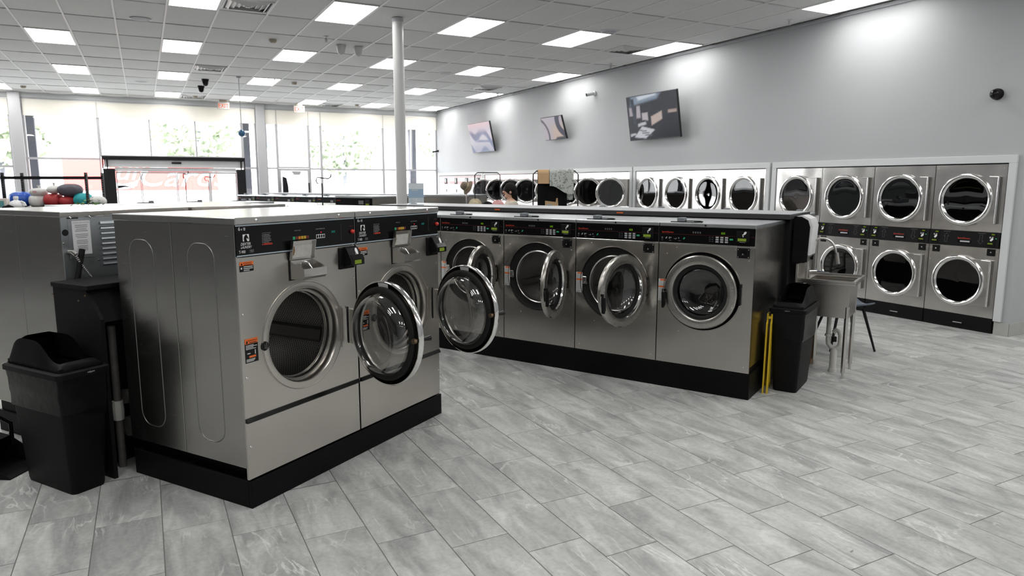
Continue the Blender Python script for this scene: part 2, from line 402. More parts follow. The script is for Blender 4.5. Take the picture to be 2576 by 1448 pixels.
def rrect(x0, x1, z0, z1, r, n=5):
    out = []
    for cx, cz, a in ((x1-r,z0+r,-PI/2),(x1-r,z1-r,0),(x0+r,z1-r,PI/2),(x0+r,z0+r,PI)):
        for i in range(n+1):
            t = a+PI/2*i/n; out.append((cx+r*math.cos(t), cz+r*math.sin(t)))
    return out
def tag(o, label=None, cat=None, group=None, kind=None):
    if label: o['label'] = label
    if cat: o['category'] = cat
    if group: o['group'] = group
    if kind: o['kind'] = kind
    return o
def thing(name, loc=(0,0,0), rz=0.0, label=None, cat=None, group=None, kind=None):
    o = bpy.data.objects.new(name, None); COL.objects.link(o); o.location = loc; o.rotation_euler = (0,0,rz); o.empty_display_size = 0.1
    return tag(o, label, cat, group, kind)
KIDS = {}
def copy_tree(o, parent=None):
    c = o.copy(); COL.objects.link(c)
    if parent is not None: c.parent = parent
    for ch in [k for k in o.children]: copy_tree(ch, c)
    return c
def empty_part(name, parent, loc=(0,0,0), rz=0.0):
    o = bpy.data.objects.new(name, None); COL.objects.link(o); o.parent = parent; o.location = loc; o.rotation_euler = (0,0,rz); o.empty_display_size = 0.05; return o
ORD = ['first','second','third','fourth','fifth','sixth','seventh','eighth','ninth','tenth','eleventh','twelfth']

# ================================================================== THE ROOM
WX, WY, ZC = 8.55, 21.65, 3.966      # dryer wall, window wall, ceiling
XL, YB, XR = -6.8, -3.4, 12.5
# floor: grout bed with tiles
fl = MB().box(XL, XR, YB, WY+0.2, -0.12, -0.003).build('floor', 'grout'); tag(fl, 'grey stone-look tile floor of the laundry', 'floor', kind='structure')
TL, TW = 0.6096, 0.3048
tm = MB(); g = 0.0022
tm.box(-TW/2+g, TW/2-g, -TL/2+g, TL/2-g, -0.006, 0.0, 0.0008)
tile_proto = tm.build('floor_tile', 'floor_tile', fl)
tiles = []
for k in range(-32, 36):
    x = 1.798 + TW*(k+0.5)
    if x < XL or x > XR: continue
    y0 = 2.478 - 0.2032*k
    j0 = math.floor((YB-y0)/TL)
    for j in range(j0, j0+50):
        y = y0 + TL*(j+0.5)
        if y < YB+TL/2 or y > WY-TL/2: continue
        tiles.append((x, y))
def on_view(x, y, z, m=60):
    v = Vector((x,y,z))-CAM; d = v.dot(FWD)
    if d < 0.3: return None
    a, b = 1288+F_PX*v.dot(RT)/d, 724-F_PX*v.dot(UP)/d
    return (a, b, d) if -m < a < 2576+m and -m < b < 1448+m else None
def hidden_floor(x, y):
    # under the machine rows (never seen)
    for (ox, oy, ang, x0, x1, yy0, yy1) in ((0.40,3.753,33.7,0.1,1.7,0.1,2.4),(4.181,3.891,-61.8,-4.8,-0.1,0.1,2.6)):
        c, s_ = math.cos(math.radians(ang)), math.sin(math.radians(ang)); dx, dy = x-ox, y-oy
        a, b = dx*c+dy*s_, -dx*s_+dy*c
        if x0 < a < x1 and yy0 < b < yy1: return True
    return False
vis = [t for t in tiles if on_view(t[0], t[1], 0, 150) and not hidden_floor(*t)]
vis.sort(key=lambda t: Vector((t[0],t[1],-H)).dot(FWD))
near = vis[:300]; ns = set(near)
for i, (x, y) in enumerate(near):
    o = tile_proto if i == 0 else tile_proto.copy()
    if i: COL.objects.link(o)
    o.location = (x, y, 0)
rest = MB()
for x, y in tiles:
    if (x, y) not in ns:
        rest.add([(x-TW/2+g,y-TL/2+g,0),(x+TW/2-g,y-TL/2+g,0),(x+TW/2-g,y+TL/2-g,0),(x-TW/2+g,y+TL/2-g,0)], [(0,1,2,3)])
ro = rest.build('floor_tile', 'floor_tile', fl); ro['kind'] = 'stuff'

# ceiling: slab, runners, sagging tiles
ce = MB().box(XL, XR, YB, WY+0.2, ZC+0.045, ZC+0.15).build('ceiling', 'ceiling_tile'); tag(ce, 'white suspended ceiling of sagging rectangular tiles', 'ceiling', kind='structure')
GX0, GW, GY0, GL = -0.18, 0.6096, 12.69, 1.2
lights = [(x, y) for y in (19.9, 16.3, 12.7, 9.1, 5.5, 1.9) for x in (7.74, 5.91, 4.08, 2.25, 0.43, -1.40, -3.23, -5.06)]
lights += [(x, -1.7) for x in (7.74, 5.91, 4.08, 2.25, 0.43)] + [(x, y) for x in (9.57, 11.40) for y in (1.9, -1.7)]  # unseen panels added to brighten the washer fronts and the near floor
def cell(x, y): return (round((x-GX0)/GW), round((y-GY0)/GL))
light_cells = {cell(x, y) for x, y in lights}
vents = [(1.04,9.1),(7.13,9.1),(7.13,15.1),(1.04,15.1),(1.04,19.9),(4.69,19.9)]
def sag_mesh(sg, tx, ty):
    m = MB(); nx, ny = 4, 5; v = []; f = []
    w, l = GW/2-0.013, GL/2-0.010
    for j in range(ny+1):
        for i in range(nx+1):
            a, b = -1+2*i/nx, -1+2*j/ny
            v.append((a*w, b*l, -sg*(1-a*a)*(1-b*b) + tx*a + ty*b))
    for j in range(ny):
        for i in range(nx): f.append((j*(nx+1)+i, j*(nx+1)+i+1, (j+1)*(nx+1)+i+1, (j+1)*(nx+1)+i))
    o_ = len(v)
    for i in range(nx+1): p_ = v[i]; v.append((p_[0], p_[1], p_[2]+0.03))
    for i in range(nx): f.append((i, i+1, o_+i+1, o_+i))
    m.add(v, f); return m
protos = []
for i in range(6):
    rr = random.Random(i); p = sag_mesh(0.012+0.016*rr.random(), rr.uniform(-.001,.001), rr.uniform(.0015,.0055)).build('ceiling_tile', 'ceiling_tile', ce, smooth=40); protos.append([p, False])
nct = 0; ct_rest = MB()
for k in range(-11, 21):
    for j in range(-15, 9):
        xc, yc = GX0+GW*(k+0.5), GY0+GL*(j+0.5)
        if xc > XR or yc > WY+0.3 or yc < YB: continue
        if xc+GW/2 > WX+0.05 and yc > 4.3: continue
        if (k, j) in light_cells: continue
        if on_view(xc, yc, ZC, 250) and nct < 300:
            p = random.choice(protos)
            o = p[0] if not p[1] else p[0].copy()
            if p[1]: COL.objects.link(o)
            p[1] = True; o.location = (xc, yc, ZC+0.006); nct += 1
        else:
            ct_rest.box(xc-GW/2+.012, xc+GW/2-.012, yc-GL/2+.006, yc+GL/2-.006, ZC, ZC+.012)
for p in protos:
    if not p[1]: bpy.data.objects.remove(p[0])
co = ct_rest.build('ceiling_tile', 'ceiling_tile', ce); co['kind'] = 'stuff'
mat('runner', (0.86, 0.86, 0.85), 0.5)
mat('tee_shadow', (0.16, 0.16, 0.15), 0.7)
for k in range(-10, 22):
    x = GX0+GW*k
    y0 = 4.25 if x > WX else YB
    if x > WX and x < XR: MB().box(x-.012, x+.012, YB, 4.2, ZC-.004, ZC+.02).build('grid_runner', 'runner', ce)
    elif x <= WX: MB().box(x-.012, x+.012, YB, WY, ZC-.004, ZC+.02).build('grid_runner', 'runner', ce)
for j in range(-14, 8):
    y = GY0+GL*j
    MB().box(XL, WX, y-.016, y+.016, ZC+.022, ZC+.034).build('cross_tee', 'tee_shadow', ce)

# walls
BAYS = [(4.39, 4), (7.835, 4), (11.27, 4), (14.70, 4), (18.13, 4)]     # world Y of the near end, dryers in the bay
DP = 0.806
wm = MB(); wm.box(WX+0.02, WX+0.16, 4.227, WY, 1.985, ZC+0.03)
edges = [4.227]
for y0, n in BAYS: edges += [y0-0.012, y0+DP*n+0.012]
edges.append(WY)
for a, b in zip(edges[0::2], edges[1::2]): wm.box(WX+0.02, WX+0.16, a, b, 0, 1.985)
wr = wm.build('wall_right', 'wall_paint'); tag(wr, 'grey painted wall above the built-in dryers', 'wall', kind='structure')
tag(MB().box(WX+0.1602, XR, 4.227, 4.36, 0, ZC+0.03).build('wall_corner', 'wall_paint'), 'grey return wall at the right edge past the dryers', 'wall', kind='structure').location = (0, 0.0, 0)
tag(MB().box(XR, XR+0.12, YB, WY+0.2, 0, ZC+0.03).box(WX+0.1602, XR, WY, WY+0.15, 0, ZC+0.03).build('wall_far_right', 'wall_paint'), 'grey wall out of view on the right', 'wall', kind='structure')
tag(MB().box(XL, XR, YB-0.12, YB, 0, ZC+0.03).build('wall_back', 'wall_paint'), 'grey wall behind the viewpoint', 'wall', kind='structure')
tag(MB().box(XL-0.12, XL, YB, WY+0.2, 0, ZC+0.03).build('wall_left', 'wall_far'), 'grey wall out of view on the left', 'wall', kind='structure')
bb = thing('baseboard_right', (0,0,0), 0, 'grey tile skirting at the foot of the corner wall', 'baseboard', kind='structure')
mat('base_tile', (0.42, 0.42, 0.40), 0.45, noise=0.15, nscale=14)
MB().box(WX+0.008, WX+0.0195, 4.2155, 4.377, 0, 0.15, 0.002).build('tile', 'base_tile', bb)
for i in range(6): MB().box(WX+0.01+0.61*i, WX+0.617+0.61*i, 4.2155, 4.2265, 0, 0.15, 0.002).build('tile', 'base_tile', bb)
# white trim round each dryer bay
for i, (y0, n) in enumerate(BAYS):
    y1 = y0+DP*n; t = thing('trim_%d' % (i+1), (0,0,0), 0, 'white board trim framing the %s bank of dryers from the near corner' % ORD[i], 'trim', kind='structure')
    a, b = y0-0.008, y1+0.008; xo, xi = WX-0.012, WX+0.0195; w_ = 0.082 if i == 0 else 0.078
    MB().box(xo, xi, a-w_, b+w_, 1.945, 2.032, 0.003).build('trim_board', 'white_paint', t)
    MB().box(xo, xi, a-w_, a, 0.154, 1.9445, 0.003).build('trim_board', 'white_paint', t)
    MB().box(xo, xi, b, b+w_, 0.154, 1.9445, 0.003).build('trim_board', 'white_paint', t)
# wall angle at the ceiling
MB().box(WX-0.012, WX+0.0195, 4.24, WY, ZC-0.022, ZC+0.0, 0).build('wall_angle', 'grille_grey', ce)

# ------------------------------------------------------------------ window wall
def vpos(px): return at_Y(px, 300, WY).x
ZS = 3.42                                  # lower edge of the roller shades
def frame_bar(m, x0, x1, z0, z1, d=0.06): m.box(x0, x1, WY-d, WY+d, z0, z1)
hd = MB().box(XL, WX+0.02, WY-0.10, WY+0.12, 3.84, ZC+0.03).build('trim_6', 'white_paint'); tag(hd, 'white header strip above the front windows', 'trim', kind='structure')
sill = MB().box(XL, -0.90, WY-0.08, WY+0.10, 0, 0.35); sill.box(2.62, 3.56, WY-0.08, WY+0.10, 0, 0.35); sill.box(4.5, WX+0.02, WY-0.08, WY+0.10, 0, 0.35)
tag(sill.build('wall_front', 'wall_paint'), 'low grey wall under the front windows', 'wall', kind='structure')
def window(n, x0, x1, zt, label, muls=(), zbase=0.35, low=True):
    w = thing('window_%d' % n, (0, WY, 0), 0, label, 'window', kind='structure')
    def P(name, m, mm): return mm.build(name, m, w, loc=(0, -WY, 0))
    fr = MB(); b = 0.035
    frame_bar(fr, x0, x0+b, zbase, 3.84); frame_bar(fr, x1-b, x1, zbase, 3.84); frame_bar(fr, x0+b, x1-b, 3.79, 3.84); frame_bar(fr, x0+b, x1-b, zbase, zbase+0.05)
    P('window_frame', 'mullion', fr)
    if low: m = MB(); frame_bar(m, x0+b, x1-b, zt-0.025, zt+0.025); P('transom', 'mullion', m)
    xs = [x0+b] + list(muls) + [x1-b]
    for k in muls:
        m = MB(); frame_bar(m, k-0.02, k+0.02, zt+0.025 if low else zbase+0.05, 3.79, 0.05); P('mullion', 'mullion', m)
    for a, c in zip(xs[:-1], xs[1:]):
        aa, cc = a+(0.02 if a in muls else 0), c-(0.02 if c in muls else 0)
        P('pane', 'window_glass', MB().box(aa, cc, WY-0.003, WY+0.003, (zt+0.025) if low else zbase+0.05, 3.79))
    if low: P('pane', 'window_glass', MB().box(x0+b, x1-b, WY-0.003, WY+0.003, zbase+0.05, zt-0.025))
    P('roller_shade', 'cream_shade', MB().box(x0+0.01, x1-0.01, WY-0.085, WY-0.081, ZS, 3.80))
    P('shade_bar', 'cream_shade', MB().box(x0+0.01, x1-0.01, WY-0.092, WY-0.076, ZS-0.02, ZS+0.005))
window(1, XL, -2.83, 2.13, 'front window left of the wide grey pillar at the left edge', (-4.8,))
window(2, -2.55, -0.93, 2.34, 'front window between the grey pillar and the sliding door')
window(3, -0.93, 2.61, 2.40, 'front window of three panes above the sliding door', (0.27, 1.40), zbase=2.40, low=False)
window(4, 2.61, 2.99, 2.14, 'narrow front window between sliding door and middle pillar')
window(5, 3.25, 3.57, 2.14, 'narrow front window between middle pillar and glass exit door')
window(6, 3.57, 4.48, 2.14, 'front window above the single glass exit door', zbase=2.14, low=False)
window(7, 4.48, 4.84, 2.13, 'narrow front window just right of the glass exit door')
window(8, 4.84, 6.77, 2.12, 'wide front window left of the round white column')
window(9, 6.77, WX+0.01, 2.12, 'front window in the corner by the grey wall', (7.72,))
for i, (x0, x1, lb) in enumerate(((-2.82,-2.56,'wide grey square pillar in the window wall at the left edge'),(3.0,3.24,'grey square pillar in the window wall right of the sliding door'))):
    tag(MB().box(x0, x1, WY-0.20, WY+0.14, 0, ZC, 0.008).build('wall_pillar' , 'mullion'), lb, 'pillar', kind='structure')
# sliding entrance
d1 = thing('door_1', (0.87, WY-0.14, 0), 0, 'automatic sliding glass entrance with black posts and white header', 'door', kind='structure')
def DPt(name, m, mm): return mm.build(name, m, d1, loc=(-0.87, -(WY-0.14), 0))
Y0 = WY-0.22
DPt('top_bar', 'black_metal', MB().box(-0.90, 2.62, Y0-0.14, Y0+0.16, 2.325, 2.415, 0.004))
h = DPt('header', 'door_white', MB().box(-0.86, 2.585, Y0-0.05, Y0+0.12, 2.13, 2.324, 0.004))
DPt('header', 'door_white', MB().box(-0.62, 2.38, Y0-0.02, Y0+0.10, 2.02, 2.125))
se = DPt('motion_sensor', 'black_plastic', MB().box(0.74, 0.98, Y0-0.09, Y0-0.05, 2.23, 2.275, 0.008))
DPt('track_rail', 'grille_grey', MB().box(0.02, 1.66, Y0-0.035, Y0-0.021, 2.10, 2.12).box(0.02, 1.66, Y0-0.035, Y0-0.021, 2.035, 2.045))
for x0, x1 in ((-0.89,-0.62),(2.39,2.62)): DPt('post', 'black_metal', MB().box(x0, x1, Y0-0.12, Y0+0.12, 0, 2.09, 0.006))
for x in (-0.90, 2.59): DPt('corner_bracket', 'black_metal', MB().box(x, x+0.03, Y0-0.13, Y0-0.09, 2.0901, 2.324))
for x in (-0.80, 2.50): DPt('corner_bracket', 'black_metal', MB().box(x, x+0.03, Y0-0.10, Y0-0.06, 2.0901, 2.324))
xs = (-0.61, -0.02, 0.85, 1.69, 2.38)
for a, b in zip(xs[:-1], xs[1:]):
    fr = MB(); s_ = 0.028
    fr.box(a+.002, a+s_, Y0+.0, Y0+.05, 0.01, 2.015).box(b-s_, b-.002, Y0, Y0+.05, 0.01, 2.015).box(a+s_, b-s_, Y0, Y0+.05, 1.97, 2.015).box(a+s_, b-s_, Y0, Y0+.05, 0.01, 0.12)
    lf = DPt('door_leaf', 'mullion', fr)
    MB().box(a+s_, b-s_, Y0+.022, Y0+.028, 0.12, 1.97).build('pane', 'window_glass', lf)
# glass exit door
d2 = thing('door_2', (4.03, WY, 0), 0, 'single glass exit door with pale frame in the window wall', 'door', kind='structure')
def D2(name, m, mm): return mm.build(name, m, d2, loc=(-4.03, -WY, 0))
D2('door_frame', 'mullion', MB().box(3.575, 3.64, WY-.07, WY+.07, 0, 2.135).box(4.41, 4.475, WY-.07, WY+.07, 0, 2.135).box(3.64, 4.41, WY-.07, WY+.07, 2.07, 2.135))
D2('pane', 'window_glass', MB().box(3.64, 4.41, WY-.003, WY+.003, 0.02, 2.07))
D2('door_closer', 'grille_grey', MB().prism([(3.93,2.06),(4.22,2.06),(4.17,1.95),(4.0,1.95)], WY-.12, WY-.071, 'Y'))
D2('push_bar', 'black_metal', MB().box(4.40, 4.44, WY-.16, WY-.075, 0.9, 1.72, 0.01))
st = MB().prism([(3.64,1.0),(3.70,1.0),(3.72,1.0),(3.78,1.0),(3.80,1.3),(3.79,1.62),(3.75,1.86),(3.65,1.90)], WY-.30, WY-.16, 'Y').box(3.70, 3.74, WY-.25, WY-.21, 0.03, 1.0).box(3.60, 3.84, WY-.35, WY-.11, 0, 0.03)
tag(st.build('advert_stand', 'black_metal'), 'tall slim black stand beside the glass exit door', 'stand')

# ------------------------------------------------------------------ the street outside
tag(MB().box(-60, 70, WY+0.21, 120, -0.3, -0.05).build('street', 'asphalt'), 'bright pavement outside the front windows', 'street', kind='structure')
SY = 33.0
sl, sr, stp, sbt = at_Y(158, 440, SY).x, at_Y(548, 440, SY).x, at_Y(350, 398, SY).z, at_Y(350, 479, SY).z
rw = thing('shop_sign', (0, SY, 0), 0, 'big red hoarding with white script lettering across the street', 'sign')
MB().box(sl, sr, 0, 0.3, sbt, stp).build('board', 'ext_red', rw)
MB().box(sl, sr, 0.0, 0.3, 0.0, sbt-0.02).build('foot', 'ext_white', rw)
def sxp(px): return at_Y(px, 440, SY).x
def szp(py): return at_Y(400, py, SY).z
MB().text('Cards', 1.25, sxp(338), szp(468), -0.02, 0.35, 'LEFT', 1.15).text('C', 2.3, sxp(232), szp(474), -0.02, 0.3).text('ull', 1.15, sxp(285), szp(452), -0.02, 0.35).build('lettering', 'ext_white', rw)
MB().flat([(sxp(292),szp(466)),(sxp(312),szp(466)),(sxp(336),szp(472)),(sxp(312),szp(470)),(sxp(292),szp(474))], -0.02).build('swash', 'ext_white', rw)
bd = thing('far_building', (14, 60, 0), 0, 'pale building with small windows across the street', 'building')
MB().box(-24, 26, 0, 6, 0, 16).build('facade', 'ext_white', bd)
for i in range(12):
    for j in range(3):
        MB().box(-20+3.6*i, -18.9+3.6*i, -0.05, 0.02, 4.5+3.2*j, 6.2+3.2*j).build('window', 'ext_window', bd)
def blob_tree(x, y, h, r, label):
    t = thing('street_tree', (x, y, -0.05), 0, label, 'tree', 'street trees'); rr = random.Random(int(x*10))
    MB().tube([(0,0,0),(0.05,0,h*0.5),(0,0,h*0.8)], [0.16,0.12,0.06]).build('trunk', 'ext_post', t)
    m = MB()
    for k in range(1400):
        a, b2, q = rr.uniform(0,2*PI), rr.uniform(-1,1), r*(0.55+0.45*rr.random()); c = math.sqrt(1-b2*b2)
        p = Vector((q*c*math.cos(a), q*c*math.sin(a), h*0.72+q*b2*0.8)); s_ = 0.075*r
        n1 = Vector((rr.uniform(-1,1), rr.uniform(-1,1), rr.uniform(-1,1))).normalized()*s_; n2 = n1.orthogonal().normalized()*s_
        m.add([p-n1, p-n2, p+n1, p+n2], [(0,1,2,3)])
    m.build('foliage', 'ext_leaf', t)
blob_tree(-5.5, 38, 6.0, 2.6, 'pale green street tree seen through the leftmost window')
blob_tree(3.2, 47, 7.0, 2.8, 'pale green street tree behind the red hoarding')
blob_tree(11.5, 45, 6.0, 2.6, 'pale green street tree seen right of the middle pillar')
blob_tree(19, 44, 6.5, 2.8, 'pale green street tree near the corner window')
for px, lb in ((84,'dark canopy post outside the window beside the left pillar'),(620,'dark canopy post outside right of the sliding door'),(1037,'dark canopy post outside behind the round column')):
    p = at_Y(px, 400, WY+1.4)
    m = MB().box(-0.11, 0.11, -0.11, 0.11, 0, 3.55, 0.01); 
    o = m.build('canopy_post', 'ext_post', None, loc=(p.x, p.y, -0.05)); tag(o, lb, 'post', 'canopy posts outside the windows')
cn = MB().box(-9, 12, WY+0.3, WY+2.6, 3.5, 3.75).build('canopy', 'ext_white'); tag(cn, 'white canopy slab outside above the front windows', 'canopy')

# ------------------------------------------------------------------ ceiling fittings
rowname = {19.9:'in the row nearest the windows', 16.3:'in the second row from the windows', 12.7:'in the third row from the windows', 9.1:'in the fourth row from the windows', 5.5:'in the fifth row from the windows', 1.9:'in the sixth row from the windows', -1.7:'in the unseen row added behind the viewpoint'}
colx = [7.74, 5.91, 4.08, 2.25, 0.43, -1.40, -3.23, -5.06, 9.57, 11.40]
lp = thing('ceiling_light', (0,0,0))
fr = MB(); w2, l2 = GW/2-0.012, GL/2-0.008
fr.box(-w2, -w2+.014, -l2, l2, -0.006, 0.03).box(w2-.014, w2, -l2, l2, -0.006, 0.03).box(-w2+.014, w2-.014, -l2, -l2+.014, -0.006, 0.03).box(-w2+.014, w2-.014, l2-.014, l2, -0.006, 0.03)
fr.build('light_frame', 'runner', lp)
MB().add([(-w2+.014,-l2+.014,-0.001),(w2-.014,-l2+.014,-0.001),(w2-.014,l2-.014,-0.001),(-w2+.014,l2-.014,-0.001)], [(0,3,2,1)]).build('diffuser', 'light_panel', lp)
first = True
for (x, y) in lights:
    k, j = cell(x, y); o = lp if first else copy_tree(lp); first = False
    o.location = (GX0+GW*(k+0.5), GY0+GL*(j+0.5), ZC)
    tag(o, ('lit rectangular ceiling panel %s, %s from the grey wall' % (rowname[y], ORD[colx.index(x)])) if x < 9 else 'lit rectangular ceiling panel %s, %s past the wall corner, added unseen' % (rowname[y], 'first' if x < 10 else 'second'), 'light', 'rectangular ceiling light panels')
def vent(x, y, label, chrome):
    t = thing('ceiling_vent', (x, y, ZC), 0, label, 'vent', 'square ceiling air vents')
    s = 0.29
    m = MB()
    m.box(-s, s, -s, -s+.02, -0.014, 0.004).box(-s, s, s-.02, s, -0.014, 0.004).box(-s, -s+.02, -s+.02, s-.02, -0.014, 0.004).box(s-.02, s, -s+.02, s-.02, -0.014, 0.004); m.build('vent_frame', 'vent_metal', t)
    MB().box(-s+.02, s-.02, -s+.02, s-.02, 0.001, 0.004).build('duct', 'black_rubber', t)
    for i, a in enumerate((0.245, 0.185, 0.125, 0.07)):
        b = a-0.035; v = []; 
        for q, z in ((a, -0.004), (b, -0.030)): v += [(-q,-q,z),(q,-q,z),(q,q,z),(-q,q,z)]
        MB().add(v, [(k, (k+1) % 4, 4+(k+1) % 4, 4+k) for k in range(4)]).build('louver', 'vent_metal', t)
    MB().box(-.03, .03, -.03, .03, -0.034, -0.030).build('louver', 'vent_metal', t)
for (px, py, lb) in ((620,14,'square louvred air vent at the top edge beside a light panel'),(1567,125,'square louvred air vent beside the grey wall above the largest television'),(1217,222,'square louvred air vent near the grey wall above the smallest television'),(532,173,'square louvred air vent above the two black ceiling cameras'),(490,244,'square louvred air vent by the windows near the left exit sign'),(830,264,'square louvred air vent by the windows near the right exit sign')):
    p = at_z(px, py, ZC-0.012); k, j = cell(p.x-GW/2, p.y-GL/2); vent(GX0+GW*(k+0.5), p.y, lb, True)
for (px, py, lb) in ((353,46,'round white ceiling speaker near the top left'),(355,203,'round white ceiling speaker far off toward the windows'),(1533,76,'round white ceiling speaker near the grey wall'),(1120,182,'round white ceiling speaker right of the round column')):
    p = at_z(px, py, ZC); t = thing('ceiling_speaker', (p.x, p.y, ZC-0.009), 0, lb, 'speaker', 'round ceiling speakers')
    MB().lathe([(0.135,0.0),(0.135,-0.008),(0.118,-0.014),(0.112,-0.008)], 28, axis='Z').build('speaker_rim', 'speaker_white', t, smooth=40)
    MB().lathe([(0.112,-0.008),(0.06,-0.013),(0.001,-0.014)], 28, axis='Z').build('speaker_grille', 'grille_grey', t, smooth=40)
for (px, py, lb) in ((1536,160,'small sprinkler head beside the grey wall above the televisions'),(1986,46,'small sprinkler head beside the grey wall near the top right'),(820,90,'small sprinkler head left of the two white ceiling sensors'),(691,195,'small sprinkler head above a light panel in the middle'),(1252,234,'small sprinkler head beside the grey wall near the windows')):
    p = at_z(px, py, ZC); t = thing('sprinkler_head', (p.x, p.y, ZC-0.014), 0, lb, 'sprinkler', 'ceiling sprinkler heads')
    MB().lathe([(0.045,0.0),(0.035,-0.01),(0.012,-0.012)], 16, axis='Z').build('escutcheon', 'vent_metal', t)
    MB().tube([(0,0,-0.012),(0,0,-0.06)], 0.010).tube([(0.012,0,-0.02),(0.02,0,-0.05),(0.0,0,-0.075)], 0.004, 6).tube([(-0.012,0,-0.02),(-0.02,0,-0.05),(0,0,-0.075)], 0.004, 6).build('frame_arm', 'grille_grey', t)
    MB().lathe([(0.001,-0.075),(0.026,-0.076),(0.026,-0.079),(0.001,-0.079)], 12, axis='Z').build('deflector', 'grille_grey', t)
def cone_cam(px, py, m, s, label, name, grp):
    p = at_z(px, py, ZC); t = thing(name, (p.x, p.y, ZC-0.012), 0, label, 'camera', grp)
    MB().lathe([(0.001,0.0),(0.085*s,0.0),(0.085*s,-0.03*s),(0.078*s,-0.04*s)], 20, axis='Z').build('mount', m, t, smooth=40)
    MB().lathe([(0.078*s,-0.04*s),(0.066*s,-0.11*s),(0.045*s,-0.15*s),(0.001,-0.165*s)], 20, axis='Z').build('dome', 'black_gloss' if 'black' in m else m, t, smooth=50)
cone_cam(516, 198, 'black_plastic', 0.9, 'black ceiling dome camera, the nearer of two by the windows', 'dome_camera', 'black ceiling dome cameras')
cone_cam(505.5, 215, 'black_plastic', 0.9, 'black ceiling dome camera, the farther of two by the windows', 'dome_camera', 'black ceiling dome cameras')
cone_cam(858, 112, 'column_paint', 0.95, 'pale grey cone-shaped ceiling sensor, left of the pair', 'ceiling_sensor', 'pale ceiling sensors')
cone_cam(901, 116, 'column_paint', 0.95, 'pale grey cone-shaped ceiling sensor, right of the pair beside the column', 'ceiling_sensor', 'pale ceiling sensors')
for (px, py, lb) in ((740,206,'small beige smoke detector among the middle light panels'),(58,215,'small beige box on the ceiling near the left windows'),(491,240,'small beige box on the ceiling by the front window vent'),(898,262,'small beige box on the ceiling near the right exit sign'),(686,98,'flat beige plate on a ceiling tile left of the column')):
    p = at_z(px, py, ZC); t = MB().lathe([(0.001,0.0),(0.06,0.0),(0.058,-0.03),(0.04,-0.05),(0.001,-0.055)], 16, axis='Z').build('smoke_detector', 'beige_plastic', None, loc=(p.x, p.y, ZC-0.010), smooth=40)
    tag(t, lb, 'detector', 'small beige ceiling detectors')
# hanging ball
p = at_z(600, 193, ZC); r_ = thing('hanging_ball', (p.x, p.y, ZC-0.01), 0, 'small blue ball hanging from the ceiling on a thin rod', 'pendant')
q = at_Y(610, 335, p.y); zb = q.z-ZC+0.01
MB().lathe([(0.001,0),(0.05,0),(0.05,-0.01),(0.012,-0.02)], 16, axis='Z').build('ceiling_rose', 'grille_grey', r_)
MB().tube([(0,0,-0.01),(0,0,zb+0.06)], 0.009, 8).build('rod', 'grille_grey', r_)
MB().lathe([(0.075*math.sin(a*PI/12), zb+0.075*math.cos(a*PI/12)) for a in range(13)], 20, axis='Z').build('ball', 'blue_ball', r_, smooth=80)
# exit signs
for (px, lb) in ((562,'red EXIT sign hanging above the sliding door'),(752,'red EXIT sign hanging above the single glass exit door')):
    p = at_Y(px, 268, WY-0.55); t = thing('exit_sign', (p.x, p.y, ZC-0.006), 0, lb, 'exit sign', 'hanging EXIT signs')
    MB().box(-0.09, 0.09, -0.03, 0.03, -0.05, 0.0).build('canopy_plate', 'beige_plastic', t)
    b = MB().box(-0.155, 0.155, -0.022, 0.022, -0.245, -0.052, 0.004).build('housing', 'beige_plastic', t)
    MB().rect(-0.145, 0.145, -0.238, -0.06, -0.0235).build('face', 'sticker_white', b)
    MB().text('EXIT', 0.165, 0, -0.205, -0.025, 0, 'CENTER', 0.78).build('lettering', 'exit_red', b)
# round column
p = at_z(1000, 42, ZC); c_ = thing('round_column', (p.x, p.y, 0), 0, 'round white steel column from floor to ceiling', 'column', kind='structure')
MB().lathe([(0.076,0.0),(0.076,ZC-0.02)], 40, axis='Z', capped=True).build('shaft', 'column_paint', c_, smooth=40)
MB().lathe([(0.079,0.0),(0.079,0.05),(0.077,0.052)], 40, (0,0,ZC-0.075), axis='Z').build('collar', 'grille_grey', c_)
mm = MB()
for i in range(10):
    a = 2*PI*i/10; mm.flat([(0,0)], 0) if False else mm.add([(0.076*math.cos(a-.2),0.076*math.sin(a-.2),ZC-.008),(0.15*math.cos(a),0.15*math.sin(a),ZC-.006),(0.076*math.cos(a+.2),0.076*math.sin(a+.2),ZC-.008)], [(0,1,2)])
mm.build('ragged_edge', 'runner', c_)

